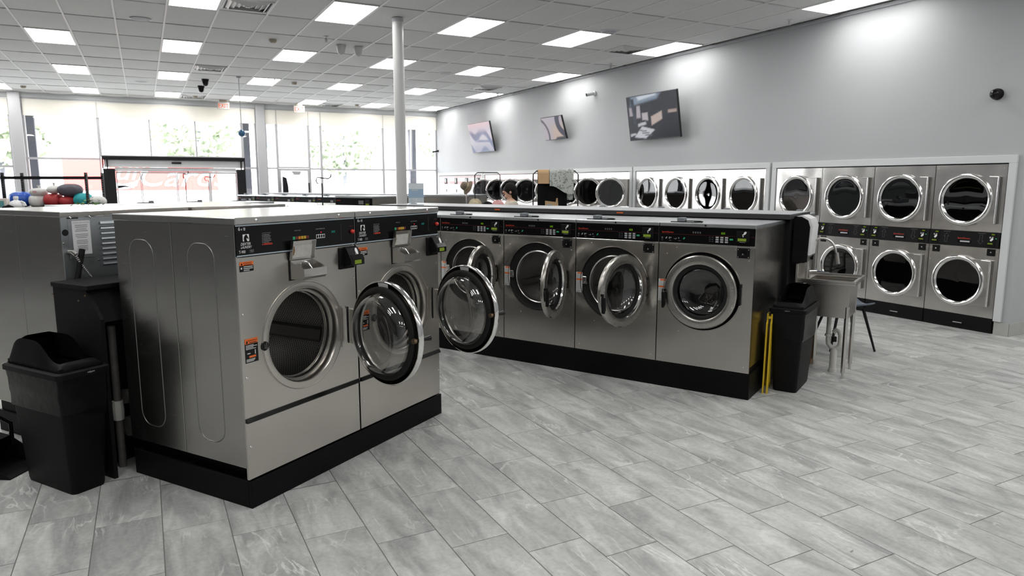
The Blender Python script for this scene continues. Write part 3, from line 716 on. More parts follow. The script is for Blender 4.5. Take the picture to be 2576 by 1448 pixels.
# ------------------------------------------------------------------ televisions
def tv(loc, w, h_, tilt, label, paint):
    t = thing('wall_television', loc, -PI/2, label, 'television', 'wall televisions')
    R = Matrix.Rotation(tilt, 4, 'X')
    hous = MB().box(-w/2, w/2, 0, 0.045, -h_/2, h_/2, 0.006).build('housing', 'tv_frame', t, rot=(tilt,0,0))
    nx, ny = 72, 42; v = []; f = []; x0, x1, z0, z1 = -w/2+.012, w/2-.012, -h_/2+.014, h_/2-.012
    for j in range(ny+1):
        for i in range(nx+1): v.append((x0+(x1-x0)*i/nx, -0.0015, z0+(z1-z0)*j/ny))
    for j in range(ny):
        for i in range(nx): f.append((j*(nx+1)+i, j*(nx+1)+i+1, (j+1)*(nx+1)+i+1, (j+1)*(nx+1)+i))
    s_ = MB().add(v, f).build('screen', 'tv_screen', hous)
    ca = s_.data.color_attributes.new('picture', 'FLOAT_COLOR', 'POINT')
    for j in range(ny+1):
        for i in range(nx+1): ca.data[j*(nx+1)+i].color = (*paint(i/nx, j/ny), 1)
    # arm to the wall
    MB().box(-0.10, 0.10, 0.05, 0.075, -0.12, 0.12).build('bracket', 'black_metal', t, rot=(tilt,0,0))
    d = WX+0.018-loc[0]
    MB().box(-0.03, 0.03, 0.075, d-0.012, -0.05, 0.05).build('arm', 'black_metal', t)
    MB().box(-0.12, 0.12, d-0.012, d, -0.14, 0.14).build('wall_plate', 'black_metal', t)
m = bpy.data.materials.new('tv_screen'); m.use_nodes = True; MATS['tv_screen'] = m
N = m.node_tree.nodes; L = m.node_tree.links; b = N['Principled BSDF']; a = N.new('ShaderNodeAttribute'); a.attribute_name = 'picture'
b.inputs['Base Color'].default_value = (0.004,0.004,0.005,1); b.inputs['Roughness'].default_value = 0.2; b.inputs['Specular IOR Level'].default_value = 0.15; L.new(a.outputs['Color'], b.inputs['Emission Color']); b.inputs['Emission Strength'].default_value = 0.8
def sm(e0, e1, x): t = max(0, min(1, (x-e0)/(e1-e0))); return t*t*(3-2*t)
def mixc(a, b, t): return tuple(p*(1-t)+q*t for p, q in zip(a, b))
def quad(u, v, pts, soft=0.02):
    d = 1e9; n = len(pts)
    for i in range(n):
        (x0,y0),(x1,y1) = pts[i], pts[(i+1) % n]; L_ = math.hypot(x1-x0,y1-y0); d = min(d, ((x1-x0)*(v-y0)-(y1-y0)*(u-x0))/L_)
    return sm(-soft, soft, d)
def pic1(u, v):
    c = (0.010, 0.012, 0.020)
    c = mixc(c, (0.22,0.28,0.36), quad(u, v, [(0.08,0.80),(0.62,0.88),(0.70,1.0),(0.10,1.0)], 0.04))
    c = mixc(c, (0.62,0.68,0.75), quad(u, v, [(0.25,0.90),(0.60,0.96),(0.62,1.0),(0.22,0.99)], 0.03))
    for p, k in (([(0.04,0.56),(0.12,0.56),(0.12,0.76),(0.04,0.76)],(0.36,0.32,0.36)), ([(0.18,0.5),(0.27,0.5),(0.27,0.78),(0.20,0.78)],(0.42,0.38,0.42)), ([(0.48,0.30),(0.70,0.42),(0.70,0.60),(0.48,0.50)],(0.50,0.40,0.36)), ([(0.30,0.45),(0.42,0.42),(0.42,0.60),(0.30,0.60)],(0.46,0.42,0.44)), ([(0.82,0.54),(0.98,0.54),(0.98,0.60),(0.82,0.60)],(0.42,0.32,0.28)), ([(0.10,0.06),(0.34,0.02),(0.54,0.20),(0.28,0.30)],(0.55,0.55,0.60)), ([(0.2,0.30),(0.38,0.34),(0.36,0.40),(0.2,0.37)],(0.5,0.5,0.55)), ([(0.02,0.08),(0.14,0.12),(0.14,0.16),(0.02,0.14)],(0.5,0.5,0.55))):
        c = mixc(c, k, quad(u, v, p, 0.012))
    for k in range(3):
        c = mixc(c, (0.10,0.11,0.13), quad(u, v, [(0.22+.05*k,0.20-.06*k),(0.36+.05*k,0.17-.05*k),(0.37+.05*k,0.195-.05*k),(0.23+.05*k,0.225-.06*k)], 0.008))
    c = mixc(c, (0.02,0.03,0.05), quad(u, v, [(0.12,0.36),(0.17,0.36),(0.15,0.95),(0.08,0.95)], 0.015))
    return c
def pic2(u, v):
    c = mixc((0.46,0.41,0.46), (0.55,0.43,0.37), sm(0.25,0.6,u)*sm(0.9,0.3,v))
    r = math.hypot((u+0.25)/0.55, (v-0.25)/0.85); c = mixc(c, (0.10,0.09,0.12), sm(1.0,0.96,r)*sm(0.80,0.86,r))
    r = math.hypot((u-1.15)/0.50, (v-0.75)/0.75); c = mixc(c, (0.06,0.06,0.09), sm(1.0,0.95,r)*sm(0.55,0.62,r))
    c = mixc(c, (0.05,0.06,0.07), quad(u, v, [(0.4,-.1),(1.05,-.1),(1.05,0.10),(0.6,0.09)], 0.03)); return c
def pic3(u, v):
    w = math.sin(9*v+5*u+2*math.sin(7*u)); c = mixc((0.50,0.47,0.54), (0.06,0.09,0.22), sm(-0.2,0.8,w)*sm(0.85,0.6,v)); c = mixc(c, (0.22,0.27,0.42), 0.5*sm(0.5,0,v))
    c = mixc(c, (0.60,0.50,0.54), sm(0.75,0.95,v)); c = mixc(c, (0.08,0.12,0.25), quad(u, v, [(0.3,0.35),(1.0,0.30),(1.0,0.36),(0.4,0.42)], 0.03)); return c
tv((8.30, 10.32, 2.917), 1.43, 0.82, -math.radians(9.3)*-1, 'largest wall television, nearest, showing a dark picture', pic1)
tv((8.35, 13.89, 2.945), 0.92, 0.53, math.radians(17.3), 'smallest wall television, in the middle of the three', pic2)
tv((8.35, 17.76, 2.954), 1.41, 0.81, math.radians(12.1), 'wall television nearest the windows, showing a pale blue picture', pic3)
# wall cameras
p = at_X(2511, 237, WX+0.02); t = thing('dome_camera', (WX+0.0195, p.y, p.z), 0, 'black dome camera on the grey wall at the right edge', 'camera')
MB().lathe([(0.001,0.0),(0.062,0.0),(0.062,-0.035),(0.055,-0.045)], 24, axis='X').build('mount', 'black_plastic', t, smooth=40)
MB().lathe([(0.055,-0.045),(0.052,-0.075),(0.035,-0.10),(0.001,-0.108)], 24, axis='X').build('dome', 'black_gloss', t, smooth=60)
for px, py, s_, lb in ((1497,235,1.0,'small white bullet camera on the grey wall between two televisions'),(1092,381,0.7,'small dark bullet camera on the grey wall by the windows')):
    p = at_X(px, py, WX+0.02); t = thing('bullet_camera', (WX+0.0195, min(p.y, WY-0.2), p.z), 0, lb, 'camera')
    MB().lathe([(0.001,0.0),(0.05*s_,0.0),(0.05*s_,-0.03),(0.02,-0.04)], 20, axis='X').build('mount', 'white_plastic' if s_ == 1 else 'black_plastic', t, smooth=40)
    MB().tube([(-0.03,0,0),(-0.08,0.03,-0.015),(-0.16,0.07,-0.03)], 0.034*s_, 14).build('barrel', 'white_plastic' if s_ == 1 else 'black_plastic', t, smooth=50)
    MB().tube([(-0.158,0.069,-0.0295),(-0.178,0.079,-0.034)], 0.031*s_, 14).build('lens', 'black_gloss', t)
mat('faint_print', (0.17, 0.17, 0.175), 0.5)
steel('steel_door', (0.13, 0.115, 0.10), 0.22, bump=0.0)
# ================================================================== WASHERS
DO, DA = Vector((0.400, 3.753, 0)), math.radians(33.7)         # near washer pair: front-left foot, direction of the front
SO, SA = Vector((4.181, 3.891, 0)), math.radians(-61.8)        # long washer row: right end, direction of the front
def loc2w(O, A, x, y, z=0): return Vector((O.x+x*math.cos(A)-y*math.sin(A), O.y+x*math.sin(A)+y*math.cos(A), z))
def screw(m, x, z, r=0.006, y=-0.001):
    m.lathe([(0.0005,-0.005),(r*0.7,-0.0045),(r,-0.001),(r,0.0)], 10, (x,y,z)); return m
def screws(parent, pts, r=0.006, y=-0.001):
    o = screw(MB(), 0, 0, r, 0).build('screw', 'chrome', parent, smooth=50)
    for i, (x, z) in enumerate(pts):
        q = o if i == 0 else o.copy()
        if i: COL.objects.link(q)
        q.location = (x, y, z)
def hand_icon(m, x, z, s, y):
    "pointing hand holding a card"
    pts = [(0.1,0.2),(0.35,0.05),(0.6,0.15),(0.95,0.55),(1.0,0.95),(0.6,1.0),(0.3,0.75),(0.25,0.5)]
    m.flat([(x+a*s, z+b*s) for a, b in pts], y); return m
def bars(m, x, z, n, w, dz, hgt, y, seed=0):
    r = random.Random(seed)
    for i in range(n): m.rect(x, x+w*(0.6+0.4*r.random()), z-i*dz-hgt, z-i*dz, y)
    return m

def make_large_washer(front=True):
    t = thing('front_load_washer'); Z0 = 0.152; W, D = 0.885, 1.0
    def B(name, m, mb, parent=t, smooth=None): return mb.build(name, m, parent, loc=(0,0,-Z0) if parent is t else None, smooth=smooth)
    # body
    B('base_frame', 'black_paint', MB().box(0.065, W-0.02, 0.02, D-0.02, Z0, 0.226))
    for sx in (0, 1):
        for (a, b) in ((0.004, 0.498), (0.502, 0.996)):
            x0, x1 = ((0.0, 0.014) if sx == 0 else (W-0.014, W))
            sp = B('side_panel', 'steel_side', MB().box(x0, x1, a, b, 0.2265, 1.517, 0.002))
            if sx == 0:
                yc = (a+b)/2+0.02
                path = [(0.0012, y, z) for y, z in rrect(yc-0.106, yc+0.106, 0.335, 1.415, 0.085, 7)]
                MB().tube(path, 0.0034, 6, True).build('stamped_outline', 'stamp', sp, smooth=60)
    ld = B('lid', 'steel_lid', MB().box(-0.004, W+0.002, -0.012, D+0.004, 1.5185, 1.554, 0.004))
    screws(ld, ((0.13,1.537),(0.745,1.537)), 0.009, -0.0125)
    if not front:
        # rear seen: galvanised back with louvres, cover plate and conduit
        bk = B('rear_panel', 'galvanised', MB().box(0.002, W-0.002, D-0.012, D, 0.9601, 1.516, 0.002))
        B('rear_panel', 'galvanised', MB().box(0.002, W-0.002, D-0.012, D-0.004, 0.2265, 0.958, 0.002))
        return t
    # front sheets
    CX, CZ, R = 0.447, 0.868, 0.268
    fp = B('front_panel', 'steel', MB().plate_hole(0.0, W, 0.502, 1.350, CX, CZ, R, 0.0, 0.016, 64))
    B('lower_panel', 'steel', MB().box(0.0, W, 0.0, 0.016, 0.163, 0.478, 0.003))
    B('drip_strip', 'black_gloss', MB().prism([(0.016,0.4785),(0.016,0.5015),(-0.004,0.5015),(-0.016,0.484),(-0.014,0.4785)], 0.004, W-0.003, 'X'))
    # pressed ring round the opening
    MB().lathe([(0.312,0.0),(0.3115,-0.003),(0.308,-0.0042),(0.304,-0.001)], 72, (CX,0,CZ)).build('pressed_ring', 'steel', fp, smooth=60)
    MB().lathe([(0.304,-0.0012),(0.285,-0.004),(0.2695,-0.003),(0.266,0.002),(0.262,0.02),(0.262,0.045)], 72, (CX,0,CZ)).build('opening_flange', 'steel', fp, smooth=50)
    MB().lathe([(0.262,0.045),(0.250,0.048),(0.247,0.055),(0.247,0.072),(0.255,0.075),(0.255,0.085),(0.243,0.088),(0.243,0.105)], 64, (CX,0,CZ)).build('tub_lip', 'chrome_dull', fp, smooth=35)
    dr = MB().lathe([(0.243,0.105),(0.30,0.115),(0.312,0.14),(0.312,0.60)], 64).build('drum', 'drum', t, loc=(CX, 0, CZ-Z0), smooth=40)
    MB().lathe([(0.312,0.60),(0.29,0.625),(0.001,0.63)], 64).build('drum_back', 'drum_plain', dr, smooth=40)
    for k in range(3):
        a = math.radians(-14+120*k); m = MB()
        ca, sa = math.cos(a), math.sin(a)
        pr = [(-0.05,0.311),(-0.03,0.255),(0.03,0.255),(0.05,0.311)]
        v = [(q*ca-rr*sa*-1 if False else rr*ca-q*sa, y, rr*sa+q*ca) for y in (0.13,0.60) for q, rr in pr]
        m.add(v, [(0,1,2,3),(7,6,5,4),(0,4,5,1),(1,5,6,2),(2,6,7,3)]).build('lifter', 'drum_plain', dr)
    # latch hole, hinge
    MB().lathe([(0.0005,-0.0046),(0.024,-0.0046),(0.026,-0.003)], 20, (0.152,0,0.865)).build('latch_hole', 'black_rubber', fp)
    MB().box(0.146,0.150,-0.008,-0.0046,0.853,0.878).box(0.158,0.163,-0.006,-0.0046,0.846,0.884).build('latch_pin', 'chrome', fp)
    MB().prism([(0.745,0.99),(0.772,0.985),(0.785,0.965),(0.80,0.965),(0.80,0.765),(0.785,0.765),(0.772,0.745),(0.742,0.735)], -0.006, 0.0, 'Y').build('hinge_plate', 'steel', fp)
    MB().box(0.792,0.801,-0.012,-0.0061,0.752,0.978).build('hinge_slot', 'black_rubber', fp)
    # screws
    screws(fp, ((0.022,1.055),(0.022,0.72),(W-0.018,1.15),(W-0.018,0.80),(0.022,0.345),(W-0.018,0.345)), 0.007)
    # control panel
    cp = B('control_panel', 'black_gloss', MB().box(0.003, W-0.003, -0.003, 0.012, 1.3565, 1.5165, 0.001))
    MB().box(0.003, W-0.003, -0.006, -0.0031, 1.510, 1.5165).build('edge_strip', 'pale_edge', cp)
    MB().box(0.003, W-0.003, -0.006, -0.0031, 1.3565, 1.3625).build('edge_strip', 'pale_edge', cp)
    y = -0.0036
    MB().text('6', 0.026, 0.020, 1.488, y).text('x', 0.018, 0.037, 1.489, y).build('load_mark', 'white_print', cp); MB().text('T-900', 0.021, 0.018, 1.372, y, 0, 'LEFT', 0.8).build('model_mark', 'white_print', cp); w = MB()
    w.text('DEXTER', 0.020, 0.030, 1.412, y, 0.25, 'LEFT', 0.86).text('LAUNDRY', 0.018, 0.030, 1.396, y, 0.25, 'LEFT', 0.82); w.build('lettering', 'white_print', cp)
    lg = MB().flat(rrect(0.046, 0.086, 1.432, 1.468, 0.003, 2), y).build('emblem', 'white_print', cp)
    MB().flat([(0.054,1.432),(0.052,1.445),(0.055,1.457),(0.063,1.465),(0.070,1.467),(0.0735,1.463),(0.077,1.4565),(0.0825,1.446),(0.081,1.4425),(0.0775,1.4425),(0.0735,1.449),(0.069,1.447),(0.071,1.440),(0.0745,1.432)], y-0.0004).build('horse_head', 'black_gloss', lg)
    bk = MB(); bk.flat([(0.052,1.502),(0.066,1.502),(0.064,1.487),(0.054,1.487)], y); bk.build('basket_icon', 'grey_print', cp)
    us = MB(); us.box(0.086,0.112,y,y+0.0003,1.386,1.3865).box(0.086,0.112,y,y+0.0003,1.372,1.3725).box(0.086,0.0865,y,y+0.0003,1.372,1.3865).box(0.1115,0.112,y,y+0.0003,1.372,1.3865).text('USA', 0.009, 0.091, 1.3745, y); us.text('MADE IN', 0.0055, 0.0885, 1.3815, y); us.build('origin_mark', 'grey_print', cp)
    ins = MB(); ins.text('INSTRUCTIONS', 0.0085, 0.170, 1.4635, y); bars(ins, 0.178, 1.459, 6, 0.062, 0.0078, 0.0035, y, 3)
    for i in range(6): ins.rect(0.170, 0.1745, 1.4545-i*0.0078, 1.4595-i*0.0078, y)
    ins.build('instructions', 'faint_print', cp)
    wr = MB(); wr.flat([(0.168,1.405),(0.177,1.405),(0.1725,1.4125)], y); bars(wr, 0.180, 1.4125, 2, 0.066, 0.005, 0.003, y, 5); wr.build('warning_line', 'red_print', cp)
    tt = MB(); tt.text('WASH CYCLE', 0.0075, 0.420, 1.4635, y, 0, 'CENTER'); tt.text('WASH TEMPERATURE', 0.0075, 0.597, 1.463, y, 0, 'CENTER'); tt.build('heading', 'grey_print', cp)
    for i, c in enumerate(('green_print','dim_red','orange_button','yellow_print','yellow_print','dim_red')):
        MB().box(0.383+0.0205*i, 0.4005+0.0205*i, -0.0055, -0.003, 1.4165, 1.4335, 0.0008).build('cycle_button', c, cp)
    MB().rect(0.562, 0.632, 1.412, 1.434, y).build('temperature_plate', 'white_print', cp)
    for i in range(4): MB().flat(rrect(0.565+0.017*i, 0.578+0.017*i, 1.4145, 1.4315, 0.003, 2), y-0.0006).build('temperature_key', 'black_gloss', cp)
    MB().lathe([(0.0004,-0.002),(0.003,-0.0015),(0.003,0)], 10, (0.602,-0.003,1.4455)).build('indicator_lamp', 'led_red', cp)
    MB().text('1025', 0.017, 0.684, 1.437, y, 0.1).build('digits', 'led_teal', cp)
    MB().rect(0.768, 0.7695, 1.386, 1.488, y).build('slot_line', 'dim_print', cp)
    rb = MB().lathe([(0.0005,-0.026),(0.008,-0.0245),(0.0125,-0.018),(0.0135,-0.010),(0.010,-0.007),(0.010,-0.003)], 20, (0.860,0,1.434)).build('stop_button', 'red_button', cp, smooth=50)
    MB().text('EMERGENCY', 0.006, 0.858, 1.465, y, 0, 'CENTER').build('stop_heading', 'dark_red_print', cp)
    # stickers
    st = B('warning_sticker', 'black_gloss', MB().rect(0.018, 0.106, 1.277, 1.3085, -0.0012))
    MB().rect(0.018, 0.106, 1.3085, 1.328, -0.0013).build('orange_band', 'orange_print', st)
    MB().text('WARNING', 0.0115, 0.068, 1.3165, -0.0018, 0, 'CENTER').build('lettering', 'black_gloss', st); MB().flat([(0.024,1.311),(0.038,1.311),(0.031,1.324)], -0.0018).build('hazard_icon', 'black_gloss', st); MB().rect(0.044,0.096,1.3105,1.3135,-0.0018).build('text_line', 'black_gloss', st)
    k = MB(); bars(k, 0.042, 1.3035, 3, 0.060, 0.009, 0.004, -0.0018, 2); k.rect(0.024,0.033,1.290,1.300,-0.0018); k.build('small_print', 'sticker_white', st)
    st = B('warning_sticker', 'black_gloss', MB().rect(0.022, 0.106, 0.797, 0.898, -0.0012))
    MB().rect(0.022, 0.106, 0.898, 0.925, -0.0013).build('orange_band', 'orange_print', st)
    MB().text('WARNING', 0.013, 0.072, 0.909, -0.0018, 0, 'CENTER').build('lettering', 'black_gloss', st); MB().flat([(0.027,0.901),(0.043,0.901),(0.035,0.918)], -0.0018).build('hazard_icon', 'black_gloss', st); MB().rect(0.05,0.098,0.901,0.9045,-0.0018).build('text_line', 'black_gloss', st)
    k = MB(); bars(k, 0.027, 0.891, 4, 0.074, 0.0065, 0.003, -0.0018, 8); bars(k, 0.027, 0.817, 3, 0.074, 0.0055, 0.003, -0.0018, 9); k.rect(0.034,0.054,0.844,0.849,-0.0018).box(0.084,0.089,-0.0018,-0.0014,0.838,0.862); k.build('small_print', 'sticker_white', st)
    MB().rect(0.046, 0.090, 0.823, 0.8335, -0.0018).build('orange_band', 'orange_print', st)
    # soap drawer
    sd = empty_part('soap_dispenser', t, (0,0,-Z0))
    x0, x1 = 0.352, 0.525
    MB().box(x0-0.006, x1+0.004, -0.003, -0.0005, 1.193, 1.352).build('shadow_plate', 'black_rubber', sd)  # black plate drawn in for the shadow behind the soap dispenser
    hop = MB(); e = 0.0025
    prof = [(-0.003,1.200),(-0.003,1.302),(-0.110,1.262),(-0.110,1.218),(-0.096,1.204)]
    hop.prism(prof, x0, x0+e, 'X').prism(prof, x1-e, x1, 'X')
    hop.box(x0+e, x1-e, -0.110, -0.110+e, 1.218, 1.262).box(x0+e, x1-e, -0.0055, -0.003, 1.20, 1.302)
    hop.add([(x0+e,-0.110,1.218),(x1-e,-0.110,1.218),(x1-e,-0.096,1.204),(x0+e,-0.096,1.204)], [(0,1,2,3)]).add([(x0+e,-0.096,1.204),(x1-e,-0.096,1.204),(x1-e,-0.003,1.20),(x0+e,-0.003,1.20)], [(0,1,2,3)])
    hop.build('hopper', 'chrome_dull', sd)
    MB().tube([(0.468,-0.05,1.21),(0.470,-0.048,1.255),(0.462,-0.03,1.285),(0.452,-0.012,1.292)], 0.006, 8).build('spout', 'chrome', sd, smooth=60)
    fl_ = MB(); zb, zt, yb_, yt = 1.306, 1.412, -0.012, 0.0-0.030
    def Pl(x, k, o): return (x, yb_+(yt-yb_)*k+o, zb+(zt-zb)*k)
    for (xa, xb, ka, kb, o0, o1) in ((x0-0.006, x1-0.006, 0, 1, 0, 0.003),(x0-0.006, x0-0.003, 0, 1, -0.016, 0),(x1-0.009, x1-0.006, 0, 1, -0.016, 0),(x0-0.003, x1-0.009, 0.965, 1, -0.016, 0)):
        v = [Pl(xa,ka,o0),Pl(xb,ka,o0),Pl(xb,ka,o1),Pl(xa,ka,o1),Pl(xa,kb,o0),Pl(xb,kb,o0),Pl(xb,kb,o1),Pl(xa,kb,o1)]
        fl_.add(v, [(0,3,2,1),(4,5,6,7),(0,1,5,4),(1,2,6,5),(2,3,7,6),(3,0,4,7)])
    lo = fl_.build('flap', 'chrome_dull', sd)
    MB().add([Pl(x0+0.012,0.12,-0.0008),Pl(x1-0.02,0.12,-0.0008),Pl(x1-0.02,0.78,-0.0008),Pl(x0+0.012,0.78,-0.0008)], [(0,1,2,3)]).build('residue', 'residue', lo)
    MB().add([Pl(x0+0.006,0.25,-0.0012),Pl(x0+0.020,0.25,-0.0012),Pl(x0+0.026,0.5,-0.0012),Pl(x0+0.018,0.72,-0.0012),Pl(x0+0.004,0.74,-0.0012)], [(0,1,2,3,4)]).build('rust_stain', 'rust', lo)
    # card reader
    cr = empty_part('card_reader', t, (0,0,-Z0))
    MB().box(0.742, 0.874, -0.010, -0.0005, 1.212, 1.342, 0.003).build('back_plate', 'black_plastic', cr)
    MB().prism([(-0.010,1.225),(-0.010,1.345),(-0.032,1.338),(-0.070,1.268),(-0.070,1.240),(-0.058,1.236)], 0.775, 0.880, 'X').build('housing', 'black_plastic', cr)
    bz = MB().prism([(-0.0705,1.236),(-0.0705,1.272),(-0.0565,1.298),(-0.052,1.296),(-0.066,1.236)], 0.785, 0.893, 'X').build('bezel', 'black_gloss', cr)
    MB().rect(0.806, 0.866, 1.2425, 1.266, -0.0712).build('lcd_screen', 'lcd', bz)
    ic = MB()
    nrm = Vector((0,-0.070,-0.038)).normalized()
    def S(a, b): # point on the sloped face, a across, b up the slope
        k = b; return (0.835+a, -0.070+(0.038)*k-0.0015, 1.268+0.070*k-0.0008)
    ic.add([S(a,b) for a, b in ((0.006,0.55),(0.016,0.42),(0.026,0.50),(0.030,0.78),(0.028,0.97),(0.015,0.98),(0.006,0.80))], [tuple(range(7))])
    ic.add([S(a,b) for a, b in ((0.0,0.52),(0.004,0.50),(0.004,0.34),(0.012,0.33),(0.012,0.28),(0.0,0.30))], [tuple(range(6))])
    ic.add([S(a,b) for a, b in ((0.006,0.20),(0.010,0.12),(0.015,0.20),(0.010,0.26))], [tuple(range(4))])
    ic.build('hand_icon', 'white_print', cr)
    # door (hinge at the right, swings out)
    HX = 0.782
    dm = MB().lathe([(0.250,-0.030),(0.285,-0.033),(0.303,-0.024),(0.306,-0.012),(0.306,0.008),(0.303,0.012),(0.299,0.0125)], 72, (-0.318,0,0))
    door = dm.build('door', 'chrome', t, loc=(HX, -0.052, CZ-0.004-Z0), rot=(0,0,math.radians(78)), smooth=40)
    MB().lathe([(0.299,0.0125),(0.288,-0.004),(0.270,-0.008),(0.262,0.006)], 72, (-0.318,0,0)).build('inner_flange', 'steel_door', door, smooth=45)
    MB().lathe([(0.272,0.000),(0.275,0.022),(0.264,0.034),(0.243,0.036),(0.236,0.020),(0.236,0.0)], 72, (-0.318,0,0)).build('gasket', 'black_rubber', door, smooth=45)
    MB().lathe([(0.237,0.010),(0.236,0.034),(0.228,0.060),(0.212,0.080),(0.186,0.092),(0.168,0.094),(0.160,0.088),(0.08,0.084),(0.001,0.082)], 72, (-0.318,0,0)).build('glass_bowl', 'door_glass', door, smooth=60)
    MB().lathe([(0.250,-0.030),(0.245,-0.022),(0.243,0.0)], 64, (-0.318,0,0)).build('outer_lip', 'chrome_dull', door, smooth=45)
    MB().lathe([(0.245,-0.014),(0.001,-0.012)], 64, (-0.318,0,0)).build('outer_pane', 'door_glass', door, smooth=45)
    hd_ = MB().tube([(-0.602,-0.030,0.0),(-0.602,-0.085,0.0)], [0.010,0.017], 14).build('handle', 'black_gloss', door, smooth=50)
    MB().tube([(-0.602,0.038,-0.0),(-0.602,-0.032,0.0)], 0.0085, 10).tube([(-0.602,0.040,0.0),(-0.602,0.022,0.0)], 0.0155, 8).build('latch_bolt', 'brass_brown', door)
    MB().box(-0.03, 0.012, -0.010, 0.010, -0.108, 0.108, 0.002).build('hinge_leaf', 'chrome_dull', door)
    v = []
    for i in range(7):
        a = math.radians(82+2.9*i); 
        for rr in (0.270, 0.296): v.append((-0.318+rr*math.cos(a), 0.013 if rr > 0.28 else 0.009, rr*math.sin(a)))
    MB().add(v, [(2*i,2*i+1,2*i+3,2*i+2) for i in range(6)]).build('rating_label', 'sticker_white', door)
    return t
lw = make_large_washer(True)
lw.location = loc2w(DO, DA, -0.010, 0, 0.152); lw.rotation_euler = (0,0,DA)
tag(lw, 'large stainless washer nearest the viewer, its round door swung open', 'washer', 'near pair of large washers')
lw2 = copy_tree(lw); lw2.location = loc2w(DO, DA, 0.888, 0, 0.152)
tag(lw2, 'large stainless washer, farther of the near pair, door swung open', 'washer', 'near pair of large washers')
for o in lw2.children:
    if o.name.startswith('door'): o.rotation_euler = (0,0,math.radians(74))
# plinth of the near pair
pl = thing('washer_plinth', (DO.x, DO.y, 0), DA, 'low black steel plinth under the near pair of large washers', 'plinth')
MB().box(0.0, 1.79, 0.0, 0.02, 0, 0.1515, 0.002).build('front_wall', 'black_paint', pl)
MB().box(0.0, 0.016, 0.0205, 1.0, 0, 0.1515, 0.002).build('side_wall', 'black_paint', pl)
MB().box(0.062, 1.774, 0.0205, 1.0, 0, 0.150).build('deck', 'black_paint', pl)
for y in (0.03, 0.50, 0.955): MB().box(0.0165, 0.0615, y, y+0.045, 0.10, 0.150).build('cross_bar', 'black_paint', pl)
MB().box(1.7745, 1.79, 0.0205, 1.0, 0, 0.1515, 0.002).build('side_wall', 'black_paint', pl)
# rear pair, backs toward us
rw_ = make_large_washer(False)
pos = [(0.880, 2.545), (1.795, 2.545)]
labs = ['large stainless washer seen from its grey louvred back, beside the trash bin', 'large stainless washer behind the near pair, only its bright lid showing']
rws = []
for i, (x, y) in enumerate(pos):
    o = rw_ if i == 0 else copy_tree(rw_)
    o.location = loc2w(DO, DA, x, y, 0.152); o.rotation_euler = (0,0,DA+PI); tag(o, labs[i], 'washer', 'rear pair of large washers'); rws.append(o)
# details of the first rear machine (its back faces us: local y = 1.0, local x runs right to left)
t = rws[0]; Z0 = 0.152
def RB(name, m, mb, smooth=None): return mb.build(name, m, t, loc=(0,0,-Z0), smooth=smooth)
def bx(u): return 0.890-u         # D-frame u -> local x
for i in range(9):
    z = 1.475-0.0325*i; m = MB(); xx0, xx1 = bx(0.41), bx(0.245)
    m.prism([(1.0,z-0.011),(1.0,z+0.011),(1.010,z+0.004),(1.012,z-0.006)], xx0, xx1, 'X'); RB('louver', 'galvanised', m)
cvp = RB('cover_plate', 'galvanised', MB().box(bx(0.195), bx(0.048), 1.0, 1.003, 1.262, 1.505, 0.001))
nt = RB('danger_notice', 'paper', MB().box(bx(0.182), bx(0.070), 1.0032, 1.004, 1.285, 1.495))
k = MB()
for i, (zz, n, dz, hh) in enumerate(((1.469,2,0.011,0.005),(1.445,2,0.011,0.005),(1.412,3,0.010,0.004),(1.375,3,0.010,0.004),(1.340,4,0.009,0.004))):
    r = random.Random(i)
    for j in range(n):
        ww = 0.040*(0.75+0.25*r.random()); k.add([(bx(0.126)-ww,1.0045,zz-j*dz),(bx(0.126)+ww,1.0045,zz-j*dz),(bx(0.126)+ww,1.0045,zz-j*dz-hh),(bx(0.126)-ww,1.0045,zz-j*dz-hh)], [(0,1,2,3)])
v, f = text_geo('DANGER  HIGH VOLTAGE', 0.0085, 0, 'CENTER'); k.add([(bx(0.126)-p[0], 1.0045, 1.480+p[1]) for p in v], f)
k.build('lettering', 'grey_print', nt)
RB('knockout', 'black_rubber', MB().lathe([(0.0005,1.0015),(0.019,1.0015),(0.020,1.0)], 20, (bx(0.030),0,1.425)))
RB('vent_slot', 'black_rubber', MB().box(bx(0.115), bx(0.045), 1.0, 1.001, 1.508, 1.5155))
for a_, b_ in ((0.012,1.36),(0.07,1.512),(0.19,1.512),(0.22,1.24)): RB('rivet', 'chrome', MB().lathe([(0.0005,1.004),(0.005,1.003),(0.006,1.0)], 10, (bx(a_),0,b_)))
RB('conduit_fitting', 'chrome_dull', MB().tube([(bx(0.040),1.0,1.306),(bx(0.046),1.03,1.306),(bx(0.056),1.045,1.29)], 0.013, 10))
pts = [Vector((bx(0.052+0.16*s_), 1.040+0.008*math.sin(s_*2.2), 1.295-0.235*s_-0.03*math.sin(s_*PI))) for s_ in [i/60 for i in range(61)]]
RB('flexible_conduit', 'chrome_dull', MB().tube(pts, [0.0062+0.0018*(i % 2) for i in range(61)], 8))
RB('handle_loop', 'chrome_dull', MB().tube([(bx(0.27),1.0,1.075),(bx(0.272),1.03,1.078),(bx(0.30),1.035,1.082),(bx(0.41),1.03,1.088),(bx(0.415),1.0,1.088)], 0.010, 8))
pl2 = thing('washer_plinth', (loc2w(DO, DA, 0, 1.545, 0)), DA, 'low black steel plinth under the rear pair of large washers', 'plinth')
MB().box(0.0, 1.79, 0.0, 1.0, 0, 0.1505, 0.003).build('deck', 'black_paint', pl2)
